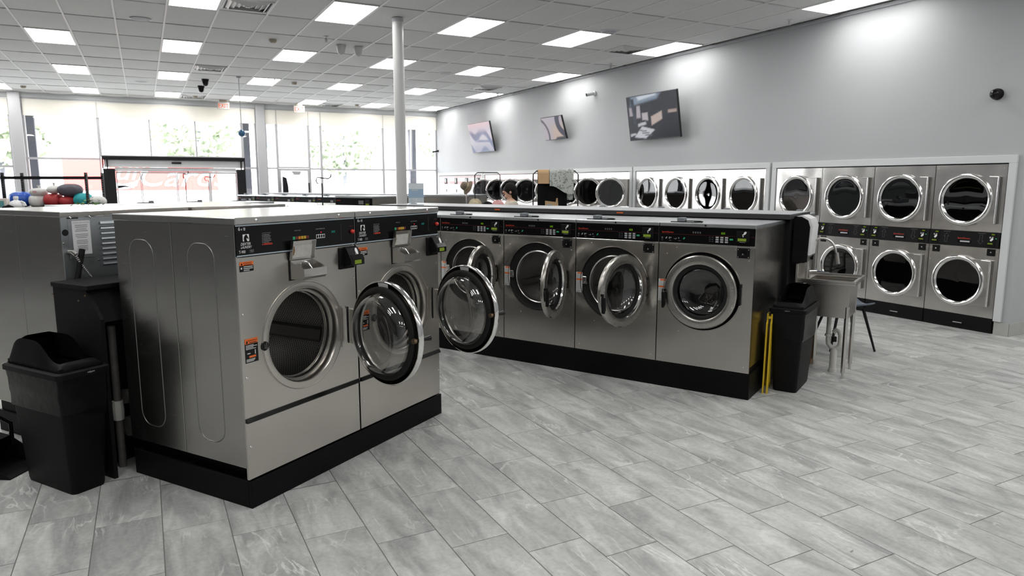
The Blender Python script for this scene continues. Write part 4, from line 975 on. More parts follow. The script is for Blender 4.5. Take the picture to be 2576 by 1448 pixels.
# bulkhead between the two pairs
bh = thing('utility_bulkhead', loc2w(DO, DA, -0.12, 1.02, 0), DA, 'black speckled utility bulkhead between the two pairs of large washers', 'bulkhead')
MB().prism([(0.0,0.0),(0.0,0.955),(0.125,1.118),(0.455,1.118),(0.455,0.0)], 0.0, 0.022, 'X').build('end_panel', 'speckle_black', bh)
MB().box(-0.012, 1.90, 0.085, 0.455, 1.1185, 1.146, 0.003).build('top_shelf', 'speckle_black', bh)
MB().prism([(0.035,0.93),(0.12,1.118),(0.132,1.118),(0.047,0.93)], 0.023, 1.90, 'X').build('apron', 'speckle_black', bh)
s = MB()
for y, z in ((0.46,1.07),(0.20,1.05),(0.13,1.085)): s.lathe([(0.0005,-0.004),(0.006,-0.003),(0.007,0)], 10, (-0.0002,y,z), axis='X')
s.build('screw', 'brass_brown', bh)
MB().box(0.10, 1.88, 0.22, 0.30, 0.0, 0.90).build('inner_panel', 'black_rubber', bh)
pp = thing('drain_pipe', loc2w(DO, DA, 0.02, 1.16, 0), DA, 'dirty pale drain pipes low behind the speckled bulkhead end', 'pipe')
MB().tube([(0.0,0.0,0.0),(0.0,0.0,0.88)], 0.022, 12).build('riser', 'pvc_dark', pp, smooth=50)
MB().tube([(0.03,-0.02,0.44),(0.16,-0.02,0.42)], 0.045, 12).tube([(0.03,-0.03,0.25),(0.18,-0.03,0.25)], 0.062, 12).build('elbow', 'pvc_dark', pp, smooth=50)
MB().lathe([(0.0,0.30),(0.03,0.30),(0.034,0.36),(0.03,0.42),(0.0,0.42)], 12, axis='Z').build('coupling', 'pvc', pp)
mat('shelf_black', (0.03, 0.03, 0.031), 0.5, noise=0.5, nscale=200)
mat('lid_top_grey', (0.40, 0.41, 0.43), 0.35)
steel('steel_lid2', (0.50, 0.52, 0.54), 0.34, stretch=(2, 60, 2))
mat('keypad_grey', (0.36, 0.37, 0.38), 0.5)
# ------------------------------------------------------------------ medium washers of the long rows
steel('door_ring', (0.42, 0.405, 0.38), 0.27, stretch=(3,3,3), bump=0.0)
SZ0 = 0.213
def make_washer(detail=True, far=False):
    t = thing('front_load_washer'); Z0 = SZ0; W, D = 0.786, 0.94
    def B(name, m, mb, parent=t, smooth=None): return mb.build(name, m, parent, loc=(0,0,-Z0) if parent is t else None, smooth=smooth)
    CX, CZ = 0.374, 0.848
    B('base_frame', 'black_paint', MB().box(0.01, W-0.012, 0.02, D-0.01, Z0, 0.262))
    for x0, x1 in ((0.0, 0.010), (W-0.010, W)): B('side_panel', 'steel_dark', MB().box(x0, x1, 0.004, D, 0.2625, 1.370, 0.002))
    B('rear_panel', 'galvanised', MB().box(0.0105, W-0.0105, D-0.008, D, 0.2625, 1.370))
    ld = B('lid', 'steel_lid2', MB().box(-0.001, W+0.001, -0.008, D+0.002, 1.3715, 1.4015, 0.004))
    MB().lathe([(0.0005,-0.016),(0.007,-0.015),(0.008,-0.010),(0.008,-0.008)], 14, (0.39,0,1.387)).build('lid_lock', 'black_gloss', ld)
    cp = B('control_panel', 'panel_film', MB().box(0.005, W-0.005, -0.003, 0.012, 1.237, 1.3685, 0.001))
    B('trim_band', 'chrome_dull', MB().box(0.0, W, -0.006, 0.012, 1.221, 1.2365, 0.002))
    # dispenser flap on the lid
    MB().box(0.10, 0.16, 0.12, 0.19, 1.4017, 1.438, 0.004).build('dispenser_cap', 'lid_grey', ld)
    MB().box(0.06, 0.26, 0.08, 0.10, 1.4017, 1.408).tube([(0.16,0.15,1.412),(0.30,0.14,1.412),(0.33,0.10,1.410)], 0.004, 6).tube([(0.26,0.09,1.406),(0.33,0.09,1.408)], 0.005, 6).build('dispenser_flap', 'black_plastic', ld)
    if far:
        B('front_panel', 'steel_dark', MB().box(0.0, W, 0.0, 0.012, Z0+0.004, 1.2205))
    else:
        fp = B('front_panel', 'steel_dark', MB().plate_hole(0.0, W, Z0+0.004, 1.2205, CX, CZ, 0.322, 0.0, 0.012, 64))
        MB().lathe([(0.330,0.0),(0.328,-0.004),(0.322,-0.004),(0.319,0.004),(0.315,0.03)], 72, (CX,0,CZ)).build('opening_rim', 'steel_dark', fp, smooth=50)
        MB().lathe([(0.3145,0.012),(0.29,0.026),(0.255,0.028),(0.248,0.020),(0.240,0.020)], 64, (CX,0,CZ)).build('door_seat', 'black_rubber', fp, smooth=50)
        MB().lathe([(0.249,0.018),(0.243,0.014),(0.237,0.018),(0.237,0.06)], 64, (CX,0,CZ)).build('tub_lip', 'chrome_dull', fp, smooth=50)
        dr = MB().lathe([(0.237,0.06),(0.28,0.07),(0.29,0.09),(0.29,0.52)], 56).build('drum', 'drum', t, loc=(CX,0,CZ-Z0), smooth=40)
        MB().lathe([(0.29,0.52),(0.001,0.54)], 56).build('drum_back', 'drum_plain', dr, smooth=40)
        for k in range(3):
            a = math.radians(200+120*k); ca, sa = math.cos(a), math.sin(a); pr = [(-0.04,0.289),(-0.02,0.235),(0.02,0.235),(0.04,0.289)]
            v = [(rr*ca-q*sa, y, rr*sa+q*ca) for y in (0.10,0.52) for q, rr in pr]
            MB().add(v, [(0,1,2,3),(7,6,5,4),(0,4,5,1),(1,5,6,2),(2,6,7,3)]).build('lifter', 'drum_plain', dr)
        # latch and hinge block
        MB().box(CX-0.300, CX-0.262, -0.014, 0.020, CZ-0.02, CZ+0.045, 0.004).tube([(CX-0.275,-0.012,CZ-0.01),(CX-0.255,-0.025,CZ-0.01)], 0.012, 10).build('latch', 'chrome_dull', fp)
        MB().box(CX+0.306, CX+0.324, -0.022, 0.008, CZ-0.085, CZ+0.085, 0.005).build('hinge_block', 'black_plastic', fp)
        screws(fp, ((0.155,1.200),(0.070,1.145),(0.640,1.205),(0.745,1.122),(0.195,0.50),(0.515,0.50),(0.045,0.262),(W-0.045,0.262)))
        # door
        R0 = 0.300; HX = CX+0.308
        door = MB().lathe([(0.300,0.004),(0.304,-0.008),(0.301,-0.024),(0.293,-0.032),(0.262,-0.0355),(0.236,-0.035),(0.228,-0.030)], 72, (-0.308,0,0)).build('door', 'door_ring', t, loc=(HX, -0.020, CZ-0.002-Z0), smooth=32)
        MB().lathe([(0.228,-0.028),(0.222,-0.010),(0.212,0.010)], 64, (-0.308,0,0)).build('inner_bevel', 'chrome', door, smooth=50)
        MB().lathe([(0.212,0.010),(0.206,0.030),(0.19,0.055),(0.15,0.078),(0.08,0.088),(0.001,0.090)], 64, (-0.308,0,0)).build('glass_bowl', 'dark_glass', door, smooth=60)
        MB().lathe([(0.222,-0.012),(0.204,-0.012),(0.196,-0.006),(0.198,0.012)], 64, (-0.308,0,0)).build('gasket', 'black_rubber', door, smooth=50)
        MB().lathe([(0.300,0.004),(0.292,0.008),(0.245,0.010),(0.215,0.014)], 64, (-0.308,0,0)).build('back_ring', 'steel_door', door, smooth=50)
        hn = MB().prism([(-0.612,0.010),(-0.612,-0.018),(-0.590,-0.022),(-0.584,-0.120),(-0.598,-0.150),(-0.612,-0.145),(-0.616,-0.03)], -0.068, -0.046, 'Y').box(-0.606,-0.590,-0.048,-0.020,-0.012,0.006)
        hn.build('handle', 'black_plastic', door)
        screws(door, ((-0.040,0.062),(-0.038,0.042),(-0.040,-0.082),(-0.040,-0.10)), 0.006, -0.030)
    # panel print
    y = -0.0036
    MB().text('SpeedQueen', 0.0185, 0.020, 1.318, y, 0, 'LEFT', 1.05).build('lettering', 'red_print', cp)
    MB().rect(0.010, 0.632, 1.3075, 1.3088, y).rect(0.745, 0.776, 1.3075, 1.3088, y).build('red_line', 'dark_red_print', cp)
    if detail:
        ic = MB()
        for i in range(4): ic.flat([(0.283+0.019*i,1.334),(0.296+0.019*i,1.334),(0.293+0.019*i,1.319),(0.286+0.019*i,1.319)], y)
        ic.build('basket_icons', 'dim_print', cp)
        ic = MB(); ic.box(0.019,0.030,y,y+.0003,1.268,1.270).box(0.019,0.030,y,y+.0003,1.281,1.283).box(0.019,0.021,y,y+.0003,1.27,1.281).box(0.028,0.030,y,y+.0003,1.27,1.281); 
        hand_icon(ic, 0.050, 1.266, 0.018, y); ic.rect(0.082,0.091,1.268,1.284,y).rect(0.095,0.098,1.274,1.284,y).rect(0.101,0.104,1.274,1.284,y); ic.flat([(0.125,1.270),(0.145,1.266),(0.150,1.278),(0.147,1.279),(0.142,1.270),(0.127,1.273)], y); ic.flat([(0.164,1.284),(0.174,1.276),(0.164,1.270)], y); bars(ic, 0.018, 1.256, 1, 0.012, 0.01, 0.002, y); bars(ic, 0.085, 1.256, 1, 0.02, 0.01, 0.002, y); bars(ic, 0.165, 1.256, 1, 0.02, 0.01, 0.002, y)
        ic.build('step_icons', 'grey_print', cp)
        g_ = MB(); hand_icon(g_, 0.202, 1.266, 0.019, y); g_.build('pay_icon', 'green_print', cp)
        MB().text('025', 0.022, 0.532, 1.3215, y, 0.1, 'CENTER').build('digits', 'led_green', cp)
        for a in range(3):
            for b in range(3): MB().box(0.474+0.0375*a, 0.499+0.0375*a, -0.0052, -0.003, 1.289-0.0175*b, 1.3015-0.0175*b, 0.0015).build('key', 'keypad_grey', cp)
        d_ = MB()
        for a in range(2):
            for b in range(3): d_.rect(0.420+0.022*a, 0.434+0.022*a, 1.293-0.016*b, 1.297-0.016*b, y)
        d_.build('cycle_labels', 'dim_print', cp)
        MB().box(0.586, 0.613, -0.0052, -0.003, 1.276, 1.289, 0.003).build('start_key', 'green_print', cp)
        cr = B('card_reader', 'black_plastic', MB().box(0.638, 0.742, -0.012, -0.003, 1.262, 1.353, 0.003))
        MB().box(0.646, 0.722, -0.014, -0.012, 1.272, 1.298, 0.001).build('lcd_frame', 'black_gloss', cr)
        MB().rect(0.652, 0.718, 1.2745, 1.2955, -0.0145).build('lcd_screen', 'lcd', cr)
        h_ = MB(); hand_icon(h_, 0.690, 1.322, 0.028, -0.0125); h_.flat([(0.684,1.322),(0.690,1.318),(0.697,1.322),(0.690,1.33)], -0.0125); h_.flat([(0.686,1.312),(0.692,1.306),(0.698,1.312),(0.692,1.317)], -0.0125); h_.build('hand_icon', 'white_print', cr)
        bars(MB(), 0.665, 1.2675, 1, 0.05, 0.01, 0.003, -0.0125).build('small_print', 'grey_print', cr)
        co_ = B('coin_plate', 'black_plastic', MB().box(0.649, 0.748, -0.004, -0.0005, 1.140, 1.2185, 0.001))
        screws(co_, [(x, z) for x in (0.658, 0.739) for z in (1.150, 1.209)], 0.006, -0.004)
        MB().lathe([(0.026,-0.004),(0.024,-0.008),(0.010,-0.009),(0.008,-0.007),(0.0005,-0.007)], 20, (0.698,0,1.178)).build('plug', 'black_gloss', co_, smooth=40)
        MB().lathe([(0.0005,-0.011),(0.006,-0.0105),(0.006,-0.009)], 12, (0.695,0,1.173)).build('keyhole', 'chrome_dull', co_)
        st = B('caution_sticker', 'sticker_white', MB().rect(0.003, 0.068, 0.742, 0.928, -0.0012))
        MB().rect(0.016, 0.066, 0.912, 0.926, -0.0016).rect(0.005, 0.066, 0.854, 0.868, -0.0016).build('orange_band', 'orange_print', st)
        k = MB(); bars(k, 0.009, 0.904, 4, 0.052, 0.010, 0.003, -0.0016, 4); bars(k, 0.009, 0.846, 9, 0.052, 0.009, 0.003, -0.0016, 6); bars(k, 0.009, 0.762, 4, 0.052, 0.005, 0.003, -0.0016, 7); k.build('small_print', 'grey_print', st)
    return t
SP = 0.7935
w0 = make_washer(True)
slabs = ['medium stainless washer with its round door shut, beside the sink', 'medium stainless washer with door half open, second from the sink', 'medium stainless washer with door wide open, third from the sink', 'medium stainless washer fourth from the sink, partly behind a large open door', 'medium stainless washer fifth from the sink, hidden behind the large pair', 'medium stainless washer sixth from the sink, at the hidden row end']
angs = [0, 76, 101, 101, 0, 0]
sq = []
for i in range(6):
    o = w0 if i == 0 else copy_tree(w0)
    o.location = loc2w(SO, SA, -0.789-SP*i, 0.0, SZ0); o.rotation_euler = (0,0,SA)
    tag(o, slabs[i], 'washer', 'medium washers facing the viewer')
    for c in o.children:
        if c.name.split('.')[0] == 'door': c.rotation_euler = (0,0,math.radians(angs[i]))
    sq.append(o)
pl = thing('washer_plinth', (SO.x, SO.y, 0), SA, 'long low black plinth under the medium washer row', 'plinth')
MB().box(-4.78, 0.004, 0.0, 0.93, 0, 0.2115, 0.003).build('deck', 'black_paint', pl)
# far side of the island, facing the dryers
wf = make_washer(False, True)
for i in range(6):
    o = wf if i == 0 else copy_tree(wf)
    o.location = loc2w(SO, SA, -0.085-SP*i, 2.67, SZ0); o.rotation_euler = (0,0,SA+PI)
    tag(o, 'medium washer facing the dryers behind the bulkhead, %s from the sink' % ORD[i], 'washer', 'medium washers facing the dryers')
pl = thing('washer_plinth', loc2w(SO, SA, 0, 1.73), SA, 'long low black plinth on the dryer side of the washer island', 'plinth')
MB().box(-4.86, -0.08, 0.0, 0.94, 0, 0.2115, 0.003).build('deck', 'black_paint', pl)
# bulkhead of the island
bh = thing('utility_bulkhead', loc2w(SO, SA, 0, 0.95), SA, 'long dark utility bulkhead with a grey top between the medium washer rows', 'bulkhead')
MB().box(-4.85, 0.035, 0.0, 0.72, 0, 1.388).build('core', 'speckle_black', bh)
MB().box(-4.9, 0.052, -0.088, 0.745, 1.4085, 1.452, 0.004).build('top_shelf', 'shelf_black', bh)
MB().box(-4.898, 0.050, -0.086, 0.743, 1.4521, 1.4545).build('shelf_cover', 'lid_top_grey', bh)
MB().box(-4.85, 0.036, 0.02, 0.70, 1.3882, 1.4084).build('spacer', 'speckle_black', bh)
for x in (-3.05, -1.55):
    MB().box(x-0.05, x+0.02, -0.094, -0.0885, 1.425, 1.437).build('orange_tag', 'orange_print', bh)
mat('black_panel', (0.007, 0.007, 0.0075), 0.45, spec=0.12)
emis('led_green_dim', (0.22, 0.35, 0.01), 0.5)
# ================================================================== DRYERS in the right wall
def make_dryer(detail=True):
    t = thing('stacked_dryer'); W = 0.800; CX = 0.385
    def B(name, m, mb, parent=None, smooth=None): return mb.build(name, m, parent or t, smooth=smooth)
    B('cabinet', 'black_metal', MB().box(0.0, W, 0.62, 0.9, 0.0, 1.93).box(0.0, 0.01, 0.02, 0.62, 0.0, 1.93).box(W-0.01, W, 0.02, 0.62, 0.0, 1.93))
    kd = B('toe_drawer', 'black_plastic', MB().box(0.002, W-0.002, -0.002, 0.02, 0.004, 0.174, 0.003))
    if detail:
        MB().prism([(0.30,0.060),(0.36,0.064),(0.36,0.074),(0.48,0.078),(0.48,0.052),(0.30,0.046)], -0.006, -0.0021, 'Y').build('drawer_pull', 'black_gloss', kd)
        MB().rect(0.365, 0.47, 0.066, 0.076, -0.0066).build('pull_plate', 'grille_grey', kd)
    up = None
    for lvl, (z0, z1, cz) in enumerate(((0.1755, 0.983, 0.573), (1.1665, 1.932, 1.528))):
        fp = B('front_panel', 'steel_dryer', MB().plate_hole(0.001, W-0.001, z0, z1, CX, cz, 0.262, 0.0, 0.02, 48))
        dr = MB().lathe([(0.262,0.02),(0.262,0.05),(0.34,0.08),(0.34,0.58),(0.001,0.60)], 40, (CX,0,cz)).build('drum', 'drum_plain', fp, smooth=40)
        # door plate: ring with square hinge side
        a0 = math.radians(62); pts = []
        for i in range(41):
            a = a0+(2*PI-2*a0)*i/40; pts.append((0.302*math.cos(a), 0.302*math.sin(a)))
        pts += [(0.350,-0.267+0.534*q_/10) for q_ in range(11)]
        hx = CX+0.352
        door = MB(); n = len(pts); v = []; f = []
        for y in (-0.030, -0.004):
            v += [(p[0]-0.352, y, p[1]) for p in pts]
        inner = []
        for p in pts:
            a = math.atan2(p[1], p[0]); inner.append((0.250*math.cos(a)-0.352, 0.250*math.sin(a)))
        for y in (-0.030, -0.004): v += [(p[0], y, p[1]) for p in inner]
        for i in range(n):
            j = (i+1) % n; f += [(i,j,2*n+j,2*n+i),(n+i,n+j,3*n+j,3*n+i),(i,j,n+j,n+i),(2*n+i,2*n+j,3*n+j,3*n+i)]
        door.add(v, f)
        dn = door.build('door', 'steel_dryer', t, loc=(hx, 0, cz))
        if detail is not None:
            MB().lathe([(0.300,-0.030),(0.304,-0.038),(0.296,-0.050),(0.278,-0.054),(0.260,-0.046),(0.250,-0.030)], 56, (-0.352,0,0)).build('chrome_ring', 'chrome', dn, smooth=60)
        MB().lathe([(0.251,-0.024),(0.20,-0.0225),(0.001,-0.022)], 40, (-0.352,0,0)).build('glass', 'smoke_glass', dn, smooth=60)
        MB().tube([(0.0,-0.036,0.262),(0.0,-0.036,-0.262)], 0.011, 8).tube([(-0.10,-0.036,0.266),(0.0,-0.036,0.262)], 0.006, 8).build('hinge_rod', 'chrome', dn, smooth=50)
        if detail:
            screws(fp, ((0.03,z1-0.04),(W-0.03,z1-0.04),(0.022,cz+0.23)))
    cp = B('control_panel', 'black_panel', MB().prism([(0.02,0.985),(0.02,1.165),(-0.012,1.165),(-0.030,0.992),(-0.026,0.985)], 0.001, W-0.001, 'X'))
    def yy(z): return -0.012-0.018*(1.165-z)/0.173-0.0012
    def R(m, x0, x1, z0, z1, o=0): return m.add([(x0,yy(z0)-o,z0),(x1,yy(z0)-o,z0),(x1,yy(z1)-o,z1),(x0,yy(z1)-o,z1)], [(0,1,2,3)])
    def Pg(m, pts, o=0): return m.add([(a, yy(b)-o, b) for a, b in pts], [tuple(range(len(pts)))])
    v, f = text_geo('SpeedQueen', 0.026, 0.0, 'CENTER'); MB().add([(0.41+p[0]*1.05, yy(1.072+p[1]), 1.072+p[1]) for p in v], f).build('lettering', 'red_print', cp)
    if detail:
        MB().prism([(0.335,1.045),(0.345,1.062),(0.50,1.058),(0.505,1.025),(0.35,1.028)], -0.0285, -0.022, 'Y').build('handle_recess', 'black_gloss', cp)
        R(MB(), 0.375, 0.485, 1.036, 1.052, 0.006).build('handle_plate', 'grille_grey', cp)
        for x, up_ in ((0.205, 1), (0.60, -1)):
            pts = [(0,0.052),(0.032,0.016),(0.014,0.016),(0.014,-0.052),(-0.014,-0.052),(-0.014,0.016),(-0.032,0.016)]
            pts = [(x+a, 1.078+b*up_) for a, b in pts]; ar = MB()
            for i in range(len(pts)):
                (xa, za), (xb, zb) = pts[i], pts[(i+1) % len(pts)]
                d = Vector((xb-xa, zb-za)).normalized()*0.0012; nx, nz = -d.y, d.x
                ar.add([(xa+nx,yy(za),za+nz),(xb+nx,yy(zb),zb+nz),(xb-nx,yy(zb),zb-nz),(xa-nx,yy(za),za-nz)], [(0,1,2,3)])
            ar.build('arrow_outline', 'dim_print', cp); R(MB(), x-0.04, x+0.045, 1.146, 1.150).build('arrow_caption', 'dim_print', cp)
        for x in (0.075, 0.715):
            rd = Pg(MB(), [(x-0.045,1.005),(x+0.045,1.005),(x+0.045,1.150),(x-0.045,1.150)], 0.002).build('card_reader', 'black_gloss', cp)
            R(MB(), x-0.005, x+0.03, 1.135, 1.147, 0.003).build('digits', 'led_green_dim', rd)
            k = MB(); R(k, x-0.022, x-0.006, 1.098, 1.116, 0.003); R(k, x+0.004, x+0.020, 1.098, 1.116, 0.003); k.build('key', 'keypad_grey', rd)
            Pg(MB(), [(x-0.015,1.075),(x+0.0,1.062),(x+0.022,1.085),(x+0.018,1.10),(x+0.0,1.098)], 0.004).build('hand_icon', 'white_print', rd)
            R(MB(), x-0.035, x+0.02, 1.030, 1.044, 0.003).build('lcd_screen', 'lcd', rd)
        R(MB(), 0.755, 0.772, 1.092, 1.102, 0.003).build('start_key', 'green_print', cp)
        for x in (0.085, 0.715):
            c_ = B('coin_plate', 'black_plastic', MB().box(x-0.045, x+0.045, -0.005, -0.0005, 0.895, 0.975, 0.001))
            MB().lathe([(0.0005,-0.009),(0.008,-0.008),(0.009,-0.005)], 10, (x,0,0.936)).build('keyhole', 'chrome_dull', c_)
    return t
dry = make_dryer(True); dfar = make_dryer(False); used = {}
cnt = 0
for bi, (y0, n) in enumerate(BAYS[:4]):
    proto = dry if bi < 2 else dfar
    for i in range(n):
        o = proto if not used.get(proto.name) else copy_tree(proto); used[proto.name] = True
        o.location = (WX+0.004, y0+DP*(i+1)-0.003, 0.0); o.rotation_euler = (0,0,-PI/2); cnt += 1
        opened = (bi, i) in ((2, 0), (3, 0), (2, 3))
        tag(o, 'stainless stacked dryer in the %s bank, %s from the near end%s' % (ORD[bi], ORD[i], ', upper door open' if opened else ''), 'dryer', 'stacked dryers in the grey wall')
        if opened:
            for c in o.children:
                if c.name.split('.')[0] == 'door' and c.location.z > 1.2: c.rotation_euler = (0,0,math.radians(70 if (bi, i) == (2,0) else 55))
def big_dryer():
    t = thing('single_dryer'); W = 0.800
    MB().box(0.0, W, 0.03, 0.9, 0.0, 1.93).build('cabinet', 'galvanised', t)
    MB().plate_hole(0.001, W-0.001, 0.06, 1.38, 0.40, 0.98, 0.33, 0.0, 0.029, 40).build('front_panel', 'door_white', t)
    MB().box(0.001, W-0.001, -0.004, 0.029, 1.385, 1.93, 0.003).build('upper_panel', 'door_white', t)
    MB().rect(0.03, W-0.03, 1.68, 1.76, -0.0050).build('colour_band', 'pink_strip', t)
    MB().rect(0.02, W-0.02, 1.88, 1.91, -0.0050).build('colour_band', 'pink_strip', t)
    MB().box(0.47, 0.66, -0.018, -0.0042, 1.68, 1.86, 0.004).build('card_reader', 'black_plastic', t)
    MB().rect(0.51, 0.58, 1.72, 1.84, -0.0185).build('reader_plate', 'sticker_white', t)
    MB().box(0.585, 0.625, -0.012, -0.0042, 1.43, 1.52).build('coin_plate', 'black_plastic', t)
    d = MB().lathe([(0.30,-0.02),(0.36,-0.035),(0.38,-0.02),(0.38,-0.001)], 44, (0.40,0,0.98)).build('door', 'chrome', t, smooth=50)
    MB().lathe([(0.302,-0.018),(0.001,-0.010)], 40, (0.40,0,0.98)).build('glass', 'smoke_glass', d, smooth=50)
    MB().box(0.0, W, -0.001, 0.029, 0.0, 0.055).build('toe_board', 'black_plastic', t)
    return t
bdp = big_dryer()
for i in range(4):
    o = bdp if i == 0 else copy_tree(bdp); o.location = (WX+0.004, BAYS[4][0]+DP*(i+1)-0.003, 0); o.rotation_euler = (0,0,-PI/2)
    tag(o, 'white single-drum dryer with pink band near the windows, %s from the corner' % ORD[3-i], 'dryer', 'white single dryers by the windows')

# ================================================================== SINK CORNER
def SW(x, y, z=0): return loc2w(SO, SA, x, y, z)
sk = thing('utility_sink', SW(0.33, 1.31), SA, 'freestanding stainless utility sink with gooseneck tap at the washer row end', 'sink')
def K(name, m, mb, smooth=None, parent=None): return mb.build(name, m, parent or sk, smooth=smooth)
x0, x1, y0, y1, zt = -0.22, 0.25, -0.265, 0.285, 0.862
bx0, bx1, by0, by1, zb = -0.155, 0.205, -0.215, 0.225, 0.545
bm_ = MB(); e = 0.003
bm_.box(bx0, bx0+e, by0, by1, zb, zt-.02).box(bx1-e, bx1, by0, by1, zb, zt-.02).box(bx0+e, bx1-e, by0, by0+e, zb, zt-.02).box(bx0+e, bx1-e, by1-e, by1, zb, zt-.02).box(bx0+e, bx1-e, by0+e, by1-e, zb, zb+e)
K('basin', 'steel', bm_)
rm = MB(); rm.box(x0, x1, y0, by0, zt-.02, zt, .003).box(x0, x1, by1, y1, zt-.02, zt, .003).box(x0, bx0, by0, by1, zt-.02, zt, .003).box(bx1, x1, by0, by1, zt-.02, zt, .003)
rm.box(x1-.012, x1+.004, y0, y1, zt, zt+.02, .003).box(x0, x1, y0-.004, y0+.010, zt, zt+.02, .003).box(x0, x1, y1-.010, y1+.004, zt, zt+.02, .003)
K('rim', 'chrome_dull', rm)
K('backsplash', 'steel', MB().prism([(-0.24,0.80),(-0.24,1.03),(-0.21,1.05),(-0.195,1.03),(-0.215,zt)], y0, y1, 'Y') if False else MB().box(-0.245, -0.222, y0, y1, 0.84, 1.012, .004))
for lx in (-0.13, 0.19):
    for ly in (-0.20, 0.20):
        l = K('leg', 'chrome_dull', MB().tube([(lx,ly,0.05),(lx,ly,zb+.10)], 0.018, 12).tube([(lx,ly,0.0),(lx,ly,0.055)], 0.011, 10))
K('drain', 'pvc', MB().tube([(0.02,0.0,zb-.001),(0.02,0.0,0.30)], 0.020, 12).tube([(0.02,0,0.31),(0.025,0.0,0.262),(0.055,0,0.225),(0.10,0,0.225),(0.125,0,0.262),(0.125,0,0.345),(0.11,0,0.385),(0.085,0,0.395),(0.065,0,0.37)], 0.021, 12).tube([(0.075,0,0.225),(0.075,0,0.03)], 0.030, 14).tube([(0.075,0,0.0),(0.075,0,0.035)], 0.036, 14), smooth=50)
K('drain_nut', 'pvc', MB().lathe([(0.022,0.33),(0.030,0.332),(0.030,0.352),(0.022,0.354)], 14, (0.02,0,0), axis='Z'))
K('rubber_coupling', 'black_rubber', MB().tube([(0.07,0,0.285),(0.07,0,0.33)], 0.024, 12))
fa = [(-0.185,-0.10,zt)]
fp_ = [Vector((-0.185,-0.06,zt)), Vector((-0.185,-0.06,1.10))]
for i in range(1, 15):
    a = PI-PI*i/14*0.92; fp_.append(Vector((-0.185+0.115+0.115*math.cos(a), -0.06, 1.10+0.115*math.sin(a)*1.15)))
fp_.append(fp_[-1]+Vector((0.012,0,-0.055)))
tp = K('tap', 'chrome_dull', MB().tube(fp_, 0.0105, 10), smooth=50)
MB().tube([fp_[-1]+Vector((0,0,0.03)), fp_[-1]+Vector((0.018,0,-0.07))], 0.016, 10).build('spray_head', 'chrome_dull', tp, smooth=50)
MB().tube([(-0.185,-0.06,zt),(-0.185,-0.06,zt+.11)], 0.019, 12).tube([(-0.185,-0.06,zt+.055),(-0.155,-0.03,zt+.06),(-0.115,0.0,zt+.06)], 0.011, 8).build('tap_body', 'chrome_dull', tp, smooth=50)
# towel dispenser on the bulkhead end
td = thing('towel_dispenser', SW(0.055, 1.16, 1.03), SA, 'white paper towel dispenser with black sides above the sink', 'dispenser')
prof = [(0.0,0.0),(0.0,0.40),(0.06,0.40),(0.115,0.37),(0.135,0.31),(0.125,0.0)]
MB().prism(prof, -0.14, -0.128, 'Y').build('side_cheek', 'black_gloss', td)
MB().prism(prof, 0.128, 0.14, 'Y').build('side_cheek', 'black_gloss', td)
MB().prism([(0.02,0.06),(0.02,0.405),(0.065,0.412),(0.13,0.385),(0.155,0.32),(0.140,0.06)], -0.127, 0.127, 'Y').build('cover', 'white_plastic', td, smooth=30)
MB().prism([(0.0,-0.01),(0.0,0.055),(0.130,0.055),(0.10,-0.01)], -0.127, 0.127, 'Y').build('base', 'black_gloss', td)
sd = thing('soap_dispenser', SW(0.038, 1.52, 1.06), SA, 'small white soap dispenser on the bulkhead past the towel dispenser', 'dispenser')
MB().box(0.0, 0.09, -0.05, 0.05, 0.0, 0.06, 0.006).build('soap_tank', 'white_plastic', sd)
MB().box(0.002, 0.03, -0.035, 0.035, 0.0605, 0.20, 0.004).build('back_bracket', 'chrome_dull', sd)
MB().tube([(0.0,0,0.24),(0.11,0,0.23)], 0.014, 10).build('spout', 'white_plastic', sd); MB().box(0.0, 0.02, -0.02, 0.02, 0.2001, 0.24).build('spout_bracket', 'white_plastic', sd)
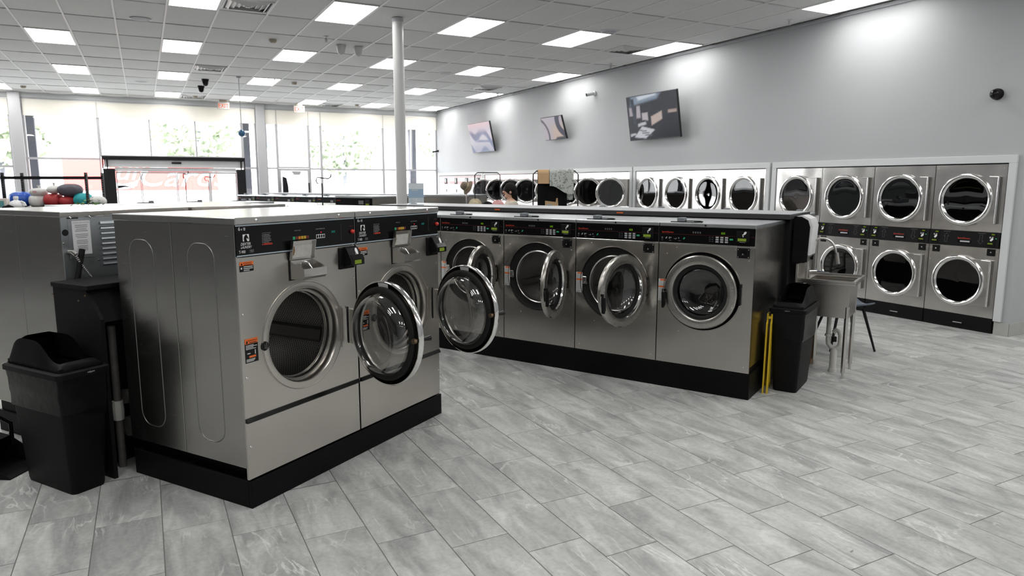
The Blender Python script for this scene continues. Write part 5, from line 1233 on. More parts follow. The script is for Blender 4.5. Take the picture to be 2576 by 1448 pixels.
# trash bins
def bin_(loc, rz, label, lid_dir=1):
    t = thing('trash_bin', loc, rz, label, 'trash bin', 'black slim trash bins')
    # local x = short side, y = long side
    def ring(w, l, z, r=0.03): return [(a, b, z) for a, b in rrect(-w/2, w/2, -l/2, l/2, r, 4)]
    def loft(rings, close0=False, close1=False):
        m = MB(); n = len(rings[0]); v = [p for r in rings for p in r]; f = []
        for k in range(len(rings)-1):
            for i in range(n): f.append((k*n+i, k*n+(i+1) % n, (k+1)*n+(i+1) % n, (k+1)*n+i))
        if close0: f.append(tuple(range(n)))
        if close1: f.append(tuple((len(rings)-1)*n+i for i in range(n)))
        return m.add(v, f)
    loft([ring(0.185,0.46,0.0), ring(0.192,0.47,0.02), ring(0.262,0.545,0.690), ring(0.256,0.539,0.690), ring(0.185,0.46,0.03)], True, True).build('body', 'bin_plastic', t, smooth=40)
    rr = random.Random(3); rg = []
    for k, (z, o) in enumerate(((0.688,0.012),(0.62,0.010),(0.56,0.016),(0.53,0.012),(0.47,0.018),(0.445,0.010))):
        w = 0.187+0.075*z/0.69; l = 0.462+0.083*z/0.69
        rg.append([(a+rr.uniform(-.003,.003), b+rr.uniform(-.003,.003), zz+rr.uniform(-.010,.010)*(k > 0)-0.03*(k == 5)*math.sin(3*b+a*9)) for a, b, zz in ring(w+2*o*0.6, l+2*o*0.6, z)])
    loft(rg).build('bin_liner', 'bin_bag', t, smooth=35)
    loft([ring(0.278,0.560,0.672), ring(0.296,0.578,0.676), ring(0.296,0.578,0.704), ring(0.278,0.560,0.712), ring(0.253,0.535,0.712)]).build('lid_rim', 'bin_plastic', t, smooth=35)
    # hooded lid with a scooped opening across the middle of the long side
    m = MB(); ny, nx = 25, 9; L, Wd = 0.515, 0.240; v = []; f = []; base = 0.712
    def hz(yv):
        k = (yv+L/2)/L; return 0.042+0.118*math.exp(-((k-0.66)/0.36)**4)
    for j in range(ny):
        yv = -L/2+L*j/(ny-1)
        for i in range(nx):
            xv = -Wd/2+Wd*i/(nx-1); ex = (1-(abs(xv)/(Wd/2))**8)
            v.append((xv, yv, base+hz(yv)*(0.25+0.75*ex) if 0 < j < ny-1 else base+0.02))
    for j in range(ny-1):
        for i in range(nx-1):
            yv = -L/2+L*(j+0.5)/(ny-1)
            if 0.07 < (yv+L/2)/L < 0.80 and 1 <= i < nx-2: continue
            f.append((j*nx+i, j*nx+i+1, (j+1)*nx+i+1, (j+1)*nx+i))
    nb = len(v); per = [i for i in range(nx)] + [j*nx+nx-1 for j in range(1, ny)] + [(ny-1)*nx+i for i in range(nx-2, -1, -1)] + [j*nx for j in range(ny-2, 0, -1)]
    for q in per: p = v[q]; v.append((p[0], p[1], base))
    for a in range(len(per)): b = (a+1) % len(per); f.append((per[a], per[b], nb+b, nb+a))
    lid = m.add(v, f).build('swing_lid', 'bin_plastic', t, smooth=50)
    MB().box(-Wd/2+.02, Wd/2-.02, -0.22, 0.20, 0.64, 0.66).build('bag_opening', 'bin_bag', t)
    return t, lid
bt, lid = bin_(loc2w(DO, DA, -0.272, 1.235), DA, 'black slim trash bin with hooded lid beside the near large washer')
v, f = text_geo('calypso', 0.014, 0.2, 'CENTER')
k = MB().add([(p[0]+0.03, -0.2905, 0.690+p[1]) for p in v], f); k.build('lettering', 'white_print', bt)
bt2, lid2 = bin_(SW(0.185, 0.64), SA, 'black slim trash bin with hooded lid beside the stainless sink')
k = MB().add([(p[0], -0.2905, 0.690+p[1]) for p in v], f); k.build('lettering', 'grey_print', bt2)
# folded wet-floor sign
ws = thing('wet_floor_sign', SW(0.045, 0.40), SA+math.radians(8), 'folded yellow wet floor sign leaning between washer and trash bin', 'sign')
for s_ in (-1, 1):
    MB().prism([(-0.14,0.0),(-0.10,0.0),(-0.07,0.07),(0.07,0.07),(0.10,0.0),(0.14,0.0),(0.085,0.58),(0.045,0.60),(0.045,0.655),(-0.045,0.655),(-0.045,0.60),(-0.085,0.58)], 0.010 if s_ > 0 else -0.022, 0.022 if s_ > 0 else -0.010, 'X').build('sign_leaf', 'yellow_plastic', ws)
MB().tube([(0,-0.05,0.625),(0,0.05,0.625)], 0.011, 8).build('hinge', 'yellow_plastic', ws)
# cardboard box under the sink
cb = thing('cardboard_box', SW(0.11, 1.62), SA, 'small brown cardboard box on the floor behind the sink legs', 'box')
MB().box(-0.07, 0.07, -0.12, 0.12, 0.0, 0.235, 0.002).build('carton', 'cardboard', cb); MB().box(-0.071, 0.071, -0.004, 0.004, 0.2351, 0.2365).build('tape', 'tan_cloth', cb)
# shell chair by the dryers
ch = thing('shell_chair', (6.50, 4.78, 0), math.radians(-118), 'blue-grey plastic shell chair with dark legs behind the sink', 'chair')
sv = []; sf = []; nx, ny = 8, 14
for j in range(ny+1):
    k = j/ny
    if k < 0.55: yv, zv, w = 0.20-0.40*(k/0.55), 0.455-0.015*math.sin(k/0.55*PI), 0.215+0.02*math.sin(k/0.55*PI)
    else:
        q = (k-0.55)/0.45; yv, zv, w = -0.20-0.10*q-0.03*math.sin(q*PI/2), 0.455+0.36*q**1.1, 0.225-0.03*q-0.10*max(0,q-0.75)*2
    for i in range(nx+1):
        a = -1+2*i/nx; sv.append((a*w, yv+0.06*a*a*(k > 0.5), zv+0.045*a*a*(k < 0.7)))
for j in range(ny):
    for i in range(nx): sf.append((j*(nx+1)+i, j*(nx+1)+i+1, (j+1)*(nx+1)+i+1, (j+1)*(nx+1)+i))
so = MB().add(sv, sf).build('seat_shell', 'blue_grey_plastic', ch, smooth=60)
md = so.modifiers.new('thickness', 'SOLIDIFY'); md.thickness = 0.012
for lx, ly in ((-0.24,-0.24),(0.24,-0.24),(0.24,0.22),(-0.24,0.22)):
    MB().tube([(lx,ly,0.0),(lx*0.55,ly*0.55,0.435)], [0.011,0.017], 8).build('leg', 'black_metal', ch)
# dustpan by the bin
dp = thing('lobby_dustpan', loc2w(DO, DA, -0.36, 1.76), math.radians(-32), 'black long-handled lobby dustpan on the floor behind the trash bin', 'dustpan')
MB().prism([(-0.16,0.0),(0.17,0.0),(0.15,0.02),(-0.06,0.16),(-0.16,0.185)], -0.15, -0.145, 'Y').prism([(-0.16,0.0),(0.17,0.0),(0.15,0.02),(-0.06,0.16),(-0.16,0.185)], 0.145, 0.15, 'Y').box(-0.16, 0.17, -0.145, 0.145, 0.0, 0.006).box(-0.165, -0.16, -0.15, 0.15, 0.0, 0.185).add([(-0.16,-0.145,0.185),(-0.16,0.145,0.185),(-0.06,0.145,0.16),(-0.06,-0.145,0.16)], [(0,1,2,3)]).build('pan', 'bin_plastic', dp)
MB().tube([(-0.05,-0.15,0.10),(-0.05,-0.15,0.24),(-0.06,-0.08,0.30),(-0.06,0.08,0.30),(-0.05,0.15,0.24),(-0.05,0.15,0.10)], 0.012, 8).build('bail', 'black_gloss', dp, smooth=50)
MB().box(0.02, 0.07, -0.1505, -0.1502, 0.055, 0.062).build('red_mark', 'red_print', dp)
hb = thing('broom', loc2w(DO, DA, -0.20, 1.51), DA, 'black broom leaning on the bulkhead, its handle standing above the shelf', 'broom')
o_ = loc2w(DO, DA, -0.20, 1.51); rr_ = ray(207, 626); nn_ = Vector((-math.sin(DA), math.cos(DA), 0)); top = CAM+rr_*((o_-CAM).dot(nn_)/rr_.dot(nn_)); c, s_ = math.cos(-DA), math.sin(-DA)
dv = Vector((top.x-o_.x, top.y-o_.y)); tl = Vector((dv.x*c-dv.y*s_, dv.x*s_+dv.y*c, top.z))
MB().tube([(0,0,0.14), Vector((0,0,0.14)).lerp(tl, 0.74)], 0.0125, 10).build('handle', 'black_metal', hb, smooth=50)
MB().tube([Vector((0,0,0.14)).lerp(tl, 0.74), tl], [0.016,0.017], 12).build('grip', 'black_rubber', hb, smooth=50)
MB().prism([(-0.11,0.0),(0.11,0.0),(0.07,0.13),(0.02,0.16),(-0.02,0.16),(-0.07,0.13)], -0.02, 0.02, 'Y').build('bristles', 'black_rubber', hb)
# crumbs on the floor
for (px, py, lb) in ((2143,1387,'tiny dark curled scrap on the tiles at lower right'),(1206,994,'tiny dark scrap on the tiles past the near washers')):
    p = at_z(px, py, 0.0); o = MB().tube([(-0.008,0,0.003),(0.0,0.003,0.004),(0.008,0,0.006)], 0.0028, 6).build('floor_scrap', 'grille_grey', None, loc=(p.x, p.y, 0)); tag(o, lb, 'scrap')
def paper_mat(name, c, t_):
    m, N, L, b = newmat(name); b.inputs['Base Color'].default_value = (*c, 1); b.inputs['Roughness'].default_value = 0.8
    t = N.new('ShaderNodeBsdfTranslucent'); t.inputs[0].default_value = (*t_, 1); a = N.new('ShaderNodeAddShader'); o = N['Material Output']
    L.new(b.outputs[0], a.inputs[0]); L.new(t.outputs[0], a.inputs[1]); L.new(a.outputs[0], o.inputs[0])
paper_mat('notice_grey', (0.55, 0.56, 0.57), (0.22, 0.22, 0.22)); paper_mat('notice_blue', (0.36, 0.46, 0.56), (0.12, 0.15, 0.19))
mat('lips', (0.45, 0.16, 0.14), 0.5)
mat('box_white', (0.66, 0.60, 0.56), 0.6)
mat('box_teal', (0.10, 0.30, 0.30), 0.6)
# ================================================================== MIDDLE DISTANCE
# row of medium washers facing us near the windows
wc = make_washer(False, True)
# give it a closed door so that the far fronts read as washers
MB().lathe([(0.304,0.0),(0.300,-0.022),(0.268,-0.030),(0.228,-0.020)], 40, (0.374,0,0.848-SZ0)).build('door', 'chrome_dull', wc, smooth=50)
MB().lathe([(0.228,-0.020),(0.15,-0.010),(0.001,-0.008)], 40, (0.374,0,0.848-SZ0)).build('glass', 'dark_glass', wc, smooth=50)
for c in list(wc.children):
    if c.name.split('.')[0] == 'control_panel':
        MB().box(0.638, 0.742, -0.012, -0.003, 1.262, 1.353, 0.003).build('card_reader', 'black_plastic', c)
        MB().rect(0.652, 0.718, 1.2745, 1.2955, -0.0128).build('lcd_screen', 'lcd', c)
        MB().rect(0.474, 0.57, 1.252, 1.301, -0.0036).build('keypad', 'dim_print', c)
CO = Vector((3.02, 18.89, 0))
def CW(x, y, z=0): return loc2w(CO, SA, x, y, z)
for i in range(6):
    o = wc if i == 0 else copy_tree(wc); o.location = CW(-1.6+0.80*i, 0, SZ0); o.rotation_euler = (0,0,SA)
    tag(o, 'medium washer in the distant row by the windows, %s from its window end' % ORD[i], 'washer', 'distant washers near the windows')
p = thing('washer_plinth', CW(-1.6, 0), SA, 'low black plinth under the distant washer row by the windows', 'plinth'); MB().box(0, 4.8, 0.0, 0.93, 0, 0.2115).build('deck', 'black_paint', p)
p = thing('utility_bulkhead', CW(-1.6, 0.95), SA, 'distant bulkhead behind the washer row by the windows', 'bulkhead'); MB().box(0, 4.8, 0, 0.5, 0, 1.40).build('core', 'speckle_black', p); MB().box(-0.05, 4.85, -0.08, 0.53, 1.408, 1.445).build('top_shelf', 'lid_top_grey', p)
# larger washers in front of that row
def tall_washer(loc, rz, label):
    t = thing('front_load_washer', loc, rz, label, 'washer', 'distant large washers'); W, D, T = 0.97, 1.0, 1.33
    MB().box(0, 0.012, 0.004, D, 0.03, T-.035, .002).box(W-.012, W, 0.004, D, 0.03, T-.035, .002).build('side_panel', 'steel_dark', t)
    MB().box(0.0125, W-.0125, D-.01, D, 0.03, T-.035).build('rear_panel', 'steel_dark', t)
    MB().box(-.002, W+.002, -.01, D+.002, T-.034, T, .004).build('lid', 'steel_lid2', t)
    MB().box(0, W, 0.0, 0.012, 0.03, T-.20).build('front_panel', 'steel_dark', t)
    cp = MB().box(.004, W-.004, -.004, .012, T-.198, T-.036, .001).build('control_panel', 'panel_film', t)
    MB().text('SpeedQueen', 0.022, 0.03, T-.09, -.0046).build('lettering', 'red_print', cp); MB().rect(0.62, 0.75, T-.15, T-.08, -.0046).build('keypad', 'dim_print', cp)
    MB().box(0.80, 0.92, -.016, -.0042, T-.175, T-.06, .004).build('card_reader', 'black_plastic', cp); MB().rect(0.815, 0.90, T-.160, T-.135, -.0166).build('lcd_screen', 'lcd', cp)
    MB().lathe([(0.36,0.0),(0.355,-0.025),(0.31,-0.03),(0.27,-0.02)], 40, (0.46,0,0.66)).build('door', 'chrome_dull', t, smooth=50); MB().lathe([(0.27,-0.02),(0.001,-0.008)], 40, (0.46,0,0.66)).build('glass', 'dark_glass', t, smooth=50)
    MB().box(0.01, W-.01, 0.01, D-.01, 0.0, 0.0295).build('base_frame', 'black_paint', t)
    return t
PR = at_d(936, 493, 12.6); d_ = Vector((math.cos(SA), math.sin(SA), 0))
PB = PR-d_*0.97
pb = thing('washer_plinth', (PB.x, PB.y, 0), SA, 'black plinth under the single large washer left of the column', 'plinth'); MB().box(0, 0.97, 0, 1.0, 0, 0.1495).build('deck', 'black_paint', pb)
tall_washer((PB.x, PB.y, 0.15), SA, 'single large washer with wide black panel left of the round column')
PE = at_d(1066, 489, 14.3)
A2 = math.atan2((at_d(1160, 489, 14.0)-PE).y, (at_d(1160, 489, 14.0)-PE).x)
pb = thing('washer_plinth', (PE.x, PE.y, 0), A2, 'black plinth under the dark washer right of the column', 'plinth'); MB().box(0, 1.0, 0, 0.97, 0, 0.1495).build('deck', 'black_paint', pb)
tall_washer(loc2w(Vector((PE.x,PE.y,0)), A2, 0.0, 0.97, 0.15), A2-PI/2, 'dark plain side of a washer right of the round column')
# row of washers with their backs toward us behind the rear pair
wd = make_washer(False, True)
RO, RA = Vector((-0.95, 11.45, 0)), math.radians(22)
for i in range(4):
    o = wd if i == 0 else copy_tree(wd); o.location = loc2w(RO, RA, 0.79+0.797*i, 0.95, SZ0); o.rotation_euler = (0,0,RA+PI)
    tag(o, 'medium washer with bright lid in the row before the sliding door, %s from the left' % ORD[i], 'washer', 'washers in front of the sliding door')
p = thing('washer_plinth', (RO.x, RO.y, 0), RA, 'low black plinth under the washers before the sliding door', 'plinth'); MB().box(0, 3.2, 0.0, 0.93, 0, 0.2115).build('deck', 'black_paint', p)

# ------------------------------------------------------------------ laundry carts
def cart(x, y, rz, h, label, kind='hook'):
    t = thing('laundry_cart', (x, y, 0), rz, label, 'laundry cart', 'rolling laundry carts'); w, l = 0.24, 0.34
    for sx in (-1, 1):
        for sy in (-1, 1):
            c = MB().lathe([(0.001,-0.014),(0.045,-0.014),(0.048,-0.008),(0.048,0.008),(0.045,0.014),(0.001,0.014)], 16, (sx*w,sy*l,0.048)).build('caster', 'black_rubber', t, smooth=40)
    fr = MB()
    for z in (0.115, 0.55): fr.tube([(-w,-l,z),(w,-l,z),(w,l,z),(-w,l,z)], 0.010, 6, True)
    for sx in (-1, 1):
        for sy in (-1, 1): fr.tube([(sx*w,sy*l,0.098),(sx*w,sy*l,0.55)], 0.010, 6)
    fr.build('basket_frame', 'chrome_dull', t)
    wi = MB()
    for k in range(1, 12):
        yv = -l+2*l*k/12; wi.tube([(-w,yv,0.55),(-w,yv,0.125),(w,yv,0.125),(w,yv,0.55)], 0.0025, 4)
    for z in (0.22, 0.33, 0.44): wi.tube([(-w,-l,z),(w,-l,z),(w,l,z),(-w,l,z)], 0.0025, 4, True)
    wi.build('wire_basket', 'chrome_dull', t)
    if kind == 'hook':
        MB().tube([(0,l,0.55),(0,l,h-0.12),(-0.07,l,h-0.12),(-0.09,l,h-0.08),(-0.07,l,h-0.03),(0.10,l,h-0.05),(0.14,l,h-0.02),(0.145,l,h+0.02)], 0.010, 6).build('hanger_pole', 'black_metal', t, smooth=50)
    elif kind == 'pole':
        MB().tube([(0,l,0.55),(0,l,h)], 0.009, 8).build('hanger_pole', 'chrome_dull', t)
    else:
        k = w if kind == 'bar' else l
        ps = [(-k,0,0.55),(-k,0,h-0.05),(-k+0.05,0,h),(k-0.05,0,h),(k,0,h-0.05),(k,0,0.55)]
        if kind == 'bar': ps = [(a, l, c) for a, b, c in ps]
        MB().tube(ps, 0.010, 8).build('hanger_bar', 'black_metal', t, smooth=50)
    return t
def cart_at(px, py, d, label, kind, rz, ly=0.34):
    p = at_d(px, py, d); 
    off = Vector((-math.sin(rz)*ly, math.cos(rz)*ly, 0)); return cart(p.x-off.x, p.y-off.y, rz, p.z, label, kind), p
cart_at(809, 441, 10.6, 'laundry cart whose hooked pole stands before the wide front window', 'hook', math.radians(-28))
cart_at(465, 433, 14.3, 'laundry cart whose hooked pole stands left in the sliding doorway', 'hook', math.radians(62))
cart_at(524, 441, 16.6, 'laundry cart whose hooked pole stands right in the sliding doorway', 'hook', math.radians(-20))
hc, hp = cart_at(1173, 470, 10.9, 'laundry cart with a tan hat hung on its pole', 'pole', math.radians(-28))
cart_at(1226, 434, 13.2, 'laundry cart with an empty square hanging frame', 'bar', math.radians(-28))
gc, gp = cart_at(1398, 430, 10.5, 'laundry cart with garments draped over its bar', 'wide', math.radians(-28), 0.0)
# hat
ht = thing('sun_hat', hp+Vector((0,0,0.002)), math.radians(-28), 'tan woven hat hung on a laundry cart pole', 'hat')
za_ = Vector((-0.78, -0.42, 0.42)).normalized(); xa_ = za_.cross(Vector((0,0,1))).normalized(); R = Matrix((xa_, za_.cross(xa_), za_)).transposed()*0.78
m = MB(); v = []; f = []; prof = [(0.0,0.11),(0.05,0.112),(0.08,0.095),(0.092,0.05),(0.096,0.0),(0.125,-0.02),(0.165,-0.045),(0.160,-0.048),(0.12,-0.026),(0.09,-0.004)]
m.lathe(prof, 28, axis='Z'); m.v = [tuple(R @ Vector((p[0], p[1]*0.9, p[2]+0.003*math.sin(4*math.atan2(p[1],p[0]))))) for p in m.v]; m.build('crown_and_brim', 'straw', ht, smooth=50)
m = MB().lathe([(0.0955,0.004),(0.0945,0.028)], 28, axis='Z'); m.v = [tuple(R @ Vector((p[0]*1.02, p[1]*0.92, p[2]))) for p in m.v]; m.build('hat_band', 'khaki', ht)
# draped cloths
def drape(pc, ang, x0, x1, front, back, m, name, label, wob, hem=0.0, seed=1, yo=0.0):
    t = thing(name, pc, ang, label, 'cloth'); nx, ny = 22, 30; v = []; f = []; rr = random.Random(seed); ph = rr.uniform(0,6)
    for j in range(ny+1):
        s = -back+(front+back)*j/ny
        for i in range(nx+1):
            x = x0+(x1-x0)*i/nx
            if s < -0.02: yv, z = 0.017, s+0.0
            elif s > 0.02: yv, z = -0.017, -s
            else: yv, z = -0.017*s/0.02, 0.012-0.012*(s/0.02)**2
            k = min(1, abs(z)/0.3); w = wob*k*math.sin(ph+x*24+0.7*math.sin(x*9))
            v.append((x, yv+(w if s > 0 else -abs(w))-((0.02+yo)*k if s > 0 else 0)-(yo*0.5 if s > 0.02 else 0), z+0.012-(hem*math.sin(ph*2+x*11)*k*k if s > 0 else 0)))
    for j in range(ny):
        for i in range(nx): f.append((j*(nx+1)+i, j*(nx+1)+i+1, (j+1)*(nx+1)+i+1, (j+1)*(nx+1)+i))
    MB().add(v, f).build('fabric', m, t, smooth=60); return t
ga = math.radians(-28)
drape(gp, ga, -0.27, -0.10, 0.20, 0.25, 'tan_cloth', 'folded_towel', 'tan towel folded over the cart bar beside the paisley blanket', 0.006, seed=4, yo=0.05)
tdr = drape(gp+Vector((0,0,-0.003)), ga, -0.275, 0.17, 0.60, 0.2, 'black_cloth', 'hung_garment', 'black garment hanging on the cart bar under the towel', 0.012, seed=6)
drape(gp+Vector((0,0,0.006)), ga, -0.095, 0.265, 0.30, 0.45, 'paisley', 'draped_blanket', 'grey paisley blanket draped over the laundry cart bar', 0.014, 0.06, seed=9, yo=0.06)
MB().flat([(-0.16,-0.58),(-0.16,-0.44),(0.0,-0.46),(0.01,-0.40),(0.03,-0.40),(0.05,-0.62)], -0.055).build('tan_patch', 'tan_cloth', tdr)
# things lying on the washer lids facing the dryers
def heap(p, sx, sy, sz, m, name, label, cat, seed, rz=0.0):
    t = thing(name, p, rz, label, cat); rr = random.Random(seed); v = []; f = []; nu, nv = 20, 8
    a_ = [rr.uniform(0,6) for _ in range(4)]
    for j in range(nv+1):
        th = PI/2*j/nv
        for i in range(nu):
            a = 2*PI*i/nu; r = math.cos(th)*(1+0.12*math.sin(3*a+a_[0])+0.08*math.sin(5*a+a_[1])); v.append((sx*r*math.cos(a), sy*r*math.sin(a), sz*math.sin(th)*(1+0.15*math.sin(2*a+a_[2]))*(0.9+0.2*math.sin(4*a+a_[3])*math.cos(th))))
    for j in range(nv):
        for i in range(nu): f.append((j*nu+i, j*nu+(i+1) % nu, (j+1)*nu+(i+1) % nu, (j+1)*nu+i))
    f.append(tuple(range(nu))); MB().add(v, f).build('fabric', m, t, smooth=60); return t
zl = 1.4025
def lid_px(px, n):
    r = ray(px, 505); nn = Vector((-math.sin(SA), math.cos(SA), 0)); o = loc2w(SO, SA, 0, n); p = CAM+r*((o-CAM).dot(nn)/r.dot(nn)); return Vector((p.x, p.y, zl))
def lidp(px): 
    p = at_z(px, 512.5, 1.43); return Vector((p.x, p.y, zl))
def on_lid(x, y): return loc2w(SO, SA, x, y, zl)
heap(lid_px(1195, 2.30), 0.085, 0.10, 0.10, 'khaki', 'bucket_hat', 'khaki bucket hat lying on a washer lid left of the person', 'hat', 3)
heap(lid_px(1226, 2.36), 0.085, 0.08, 0.07, 'black_cloth', 'black_jacket', 'black jacket heaped on a washer lid in front of the person', 'clothing', 5, SA)
heap(lid_px(1253, 2.40), 0.09, 0.07, 0.085, 'pink_cloth', 'pink_cloth', 'pink cloth on the washer lid by the person', 'clothing', 8, SA)
# acrylic notice holder on the bulkhead end
p = at_z(1047, 512, 1.4555); an = thing('notice_holder', (p.x, p.y, 1.4547), math.radians(-22), 'clear acrylic holder with a printed notice beside the round column', 'notice')
tl = 0.035
MB().box(-0.11, 0.11, -0.05, 0.05, 0.0, 0.003).build('foot', 'acrylic', an)
def nq(m, x0, x1, z0, z1, o): return m.add([(x0,tl*z0/0.27-o,z0),(x1,tl*z0/0.27-o,z0),(x1,tl*z1/0.27-o,z1),(x0,tl*z1/0.27-o,z1)], [(0,1,2,3)])
nq(MB(), -0.105, 0.105, 0.003, 0.27, 0.004).build('front_sheet', 'acrylic', an)
sh = nq(MB(), -0.10, 0.10, 0.01, 0.265, 0.0).build('notice_sheet', 'notice_grey', an)
nq(MB(), -0.10, 0.10, 0.075, 0.19, 0.001).build('blue_field', 'notice_blue', sh)
k = MB(); nq(k, -0.09, -0.01, 0.02, 0.07, 0.0015); nq(k, 0.015, 0.09, 0.02, 0.072, 0.0015); nq(k, -0.06, 0.03, 0.165, 0.185, 0.0015); k.build('printed_box', 'notice_grey', sh)

# ------------------------------------------------------------------ person by the dryers
def skin_mesh(name, nodes, edges, m, parent, root=0, sub=2):
    me = bpy.data.meshes.new(name); me.from_pydata([n[0] for n in nodes], edges, []); o = bpy.data.objects.new(name, me); COL.objects.link(o)
    o.modifiers.new('s', 'SKIN'); sd = o.modifiers.new('u', 'SUBSURF'); sd.levels = sub; sd.render_levels = sub
    for i, n in enumerate(nodes):
        r = n[1]; me.skin_vertices[0].data[i].radius = r if isinstance(r, tuple) else (r, r)
    me.skin_vertices[0].data[root].use_root = True
    dg = bpy.context.evaluated_depsgraph_get(); nm = bpy.data.meshes.new_from_object(o.evaluated_get(dg)); bpy.data.objects.remove(o); bpy.data.meshes.remove(me)
    nm.name = name; nm.materials.clear(); nm.materials.append(MATS[m]); nm.shade_smooth(); q = bpy.data.objects.new(name, nm); COL.objects.link(q); q.parent = parent; return q
pp = at_d(1286, 462, 11.4)
pe = thing('person', (pp.x, pp.y, 0), math.radians(-28)+PI/2+math.radians(14), 'person with dark tied-back hair and pale top standing at the washers', 'person')
# local: +y = facing direction (towards image left), +x = person's right-hand side away... z up
hz = pp.z-1.68                                  # top of head lands on the photo's height
def b(x, y, z): return (x, y, z)
N_ = [(b(0,0,0.95),(0.15,0.11)),(b(0,0,1.12),(0.125,0.095)),(b(0,0.005,1.28),(0.15,0.10)),(b(0,0.0,1.40),(0.12,0.075)),(b(0,0.015,1.47),(0.052,0.052)),(b(0,0.035,1.53),(0.062,0.072)),(b(0,0.042,1.60),(0.078,0.096)),(b(0,0.035,1.655),(0.060,0.075)),
      (b(0.17,-0.005,1.385),0.052),(b(0.22,0.06,1.15),0.040),(b(0.16,0.27,1.12),0.032),(b(0.14,0.34,1.13),(0.036,0.018)),
      (b(-0.17,-0.005,1.385),0.052),(b(-0.23,0.05,1.15),0.040),(b(-0.17,0.26,1.14),0.032),(b(-0.15,0.33,1.15),(0.036,0.018)),
      (b(0.09,0,0.86),0.085),(b(0.10,0.01,0.50),0.056),(b(0.10,-0.02,0.10),0.036),(b(0.11,0.12,0.035),(0.036,0.028)),
      (b(-0.09,0,0.86),0.085),(b(-0.10,0.01,0.50),0.056),(b(-0.10,-0.02,0.10),0.036),(b(-0.11,0.12,0.035),(0.036,0.028)),
      (b(0.155,0.40,1.125),0.010),(b(0.150,0.45,1.11),0.008),(b(0.138,0.41,1.125),0.010),(b(0.135,0.46,1.11),0.008),(b(0.122,0.40,1.125),0.010),(b(0.12,0.44,1.11),0.008),(b(0.108,0.39,1.125),0.009),(b(0.106,0.42,1.112),0.007),(b(0.105,0.345,1.14),0.010),(b(0.09,0.38,1.13),0.008),
      (b(-0.165,0.39,1.145),0.010),(b(-0.16,0.44,1.13),0.008),(b(-0.148,0.40,1.145),0.010),(b(-0.145,0.45,1.13),0.008),(b(-0.132,0.39,1.145),0.010),(b(-0.13,0.43,1.13),0.008),(b(-0.118,0.38,1.145),0.009),(b(-0.116,0.41,1.132),0.007),(b(-0.115,0.335,1.16),0.010),(b(-0.10,0.37,1.15),0.008)]
E_ = [(0,1),(1,2),(2,3),(3,4),(4,5),(5,6),(6,7),(3,8),(8,9),(9,10),(10,11),(3,12),(12,13),(13,14),(14,15),(0,16),(16,17),(17,18),(18,19),(0,20),(20,21),(21,22),(22,23)]
for k in range(5): E_ += [(11,24+2*k),(24+2*k,25+2*k),(15,34+2*k),(34+2*k,35+2*k)]
sc_ = pp.z/1.72
N_ = [((p[0]*sc_, p[1]*sc_, p[2]*sc_), r) for p, r in N_]
body = skin_mesh('body', N_, E_, 'skin', pe)
def ell(m, c, r, seg=14, rot=None):
    pts = [(max(1e-4, math.sin(PI*i/10)), math.cos(PI*i/10)) for i in range(11)]; q = MB().lathe(pts, seg, axis='Z')
    m.add([tuple(Vector(c)+Vector((p[0]*r[0], p[1]*r[1], p[2]*r[2]))) for p in q.v], q.f); return m
hc_ = Vector((0, 0.035, 1.605))*sc_
for nm_, c_, r_ in (('nose',(0,0.094,-0.018),(0.010,0.018,0.020)),('ear',(0.078,-0.005,-0.015),(0.012,0.022,0.032)),('ear',(-0.078,-0.005,-0.015),(0.012,0.022,0.032)),('chin',(0,0.048,-0.090),(0.036,0.032,0.030))): ell(MB(), hc_+Vector(c_), r_).build(nm_, 'skin', body, smooth=60)
for x in (0.03,-0.03): ell(MB(), hc_+Vector((x,0.088,0.01)), (0.012,0.010,0.007)).build('eye', 'hair', body, smooth=60)
mm_ = MB(); ell(mm_, hc_+Vector((0,0.095,-0.058)), (0.022,0.008,0.008)); mm_.build('mouth', 'lips', body, smooth=60)
hm = MB(); ell(hm, hc_+Vector((0,-0.020,0.022)), (0.094,0.108,0.112), 20); ell(hm, hc_+Vector((0,-0.075,-0.050)), (0.082,0.070,0.105), 18); ell(hm, hc_+Vector((0,-0.100,-0.12)), (0.055,0.045,0.07), 14); hm.build('hair', 'hair', pe, smooth=60)
T_ = [(N_[i][0], (N_[i][1][0]+0.02, N_[i][1][1]+0.02) if isinstance(N_[i][1], tuple) else N_[i][1]+0.022) for i in (0,1,2,3,8,9,12,13)]
T_.append((tuple(Vector(N_[3][0]).lerp(Vector(N_[4][0]), 0.45)), (0.085,0.07)))
shp = skin_mesh('shirt', T_, [(0,1),(1,2),(2,3),(3,4),(4,5),(3,6),(6,7),(3,8)], 'shirt', pe)
J_ = [(tuple(Vector(N_[0][0])+Vector((0,0,-0.02))), (0.165,0.125)),(N_[16][0],0.105),(N_[17][0],0.078),(tuple(Vector(N_[18][0])+Vector((0,0,0.02))),0.065),(N_[20][0],0.105),(N_[21][0],0.078),(tuple(Vector(N_[22][0])+Vector((0,0,0.02))),0.065)]
skin_mesh('trousers', J_, [(0,1),(1,2),(2,3),(0,4),(4,5),(5,6)], 'jeans', pe)
for x in (0.11, -0.11): ell(MB(), (x*sc_, 0.06, 0.045), (0.05,0.135,0.045), 14).build('shoe', 'black_rubber', pe, smooth=60)

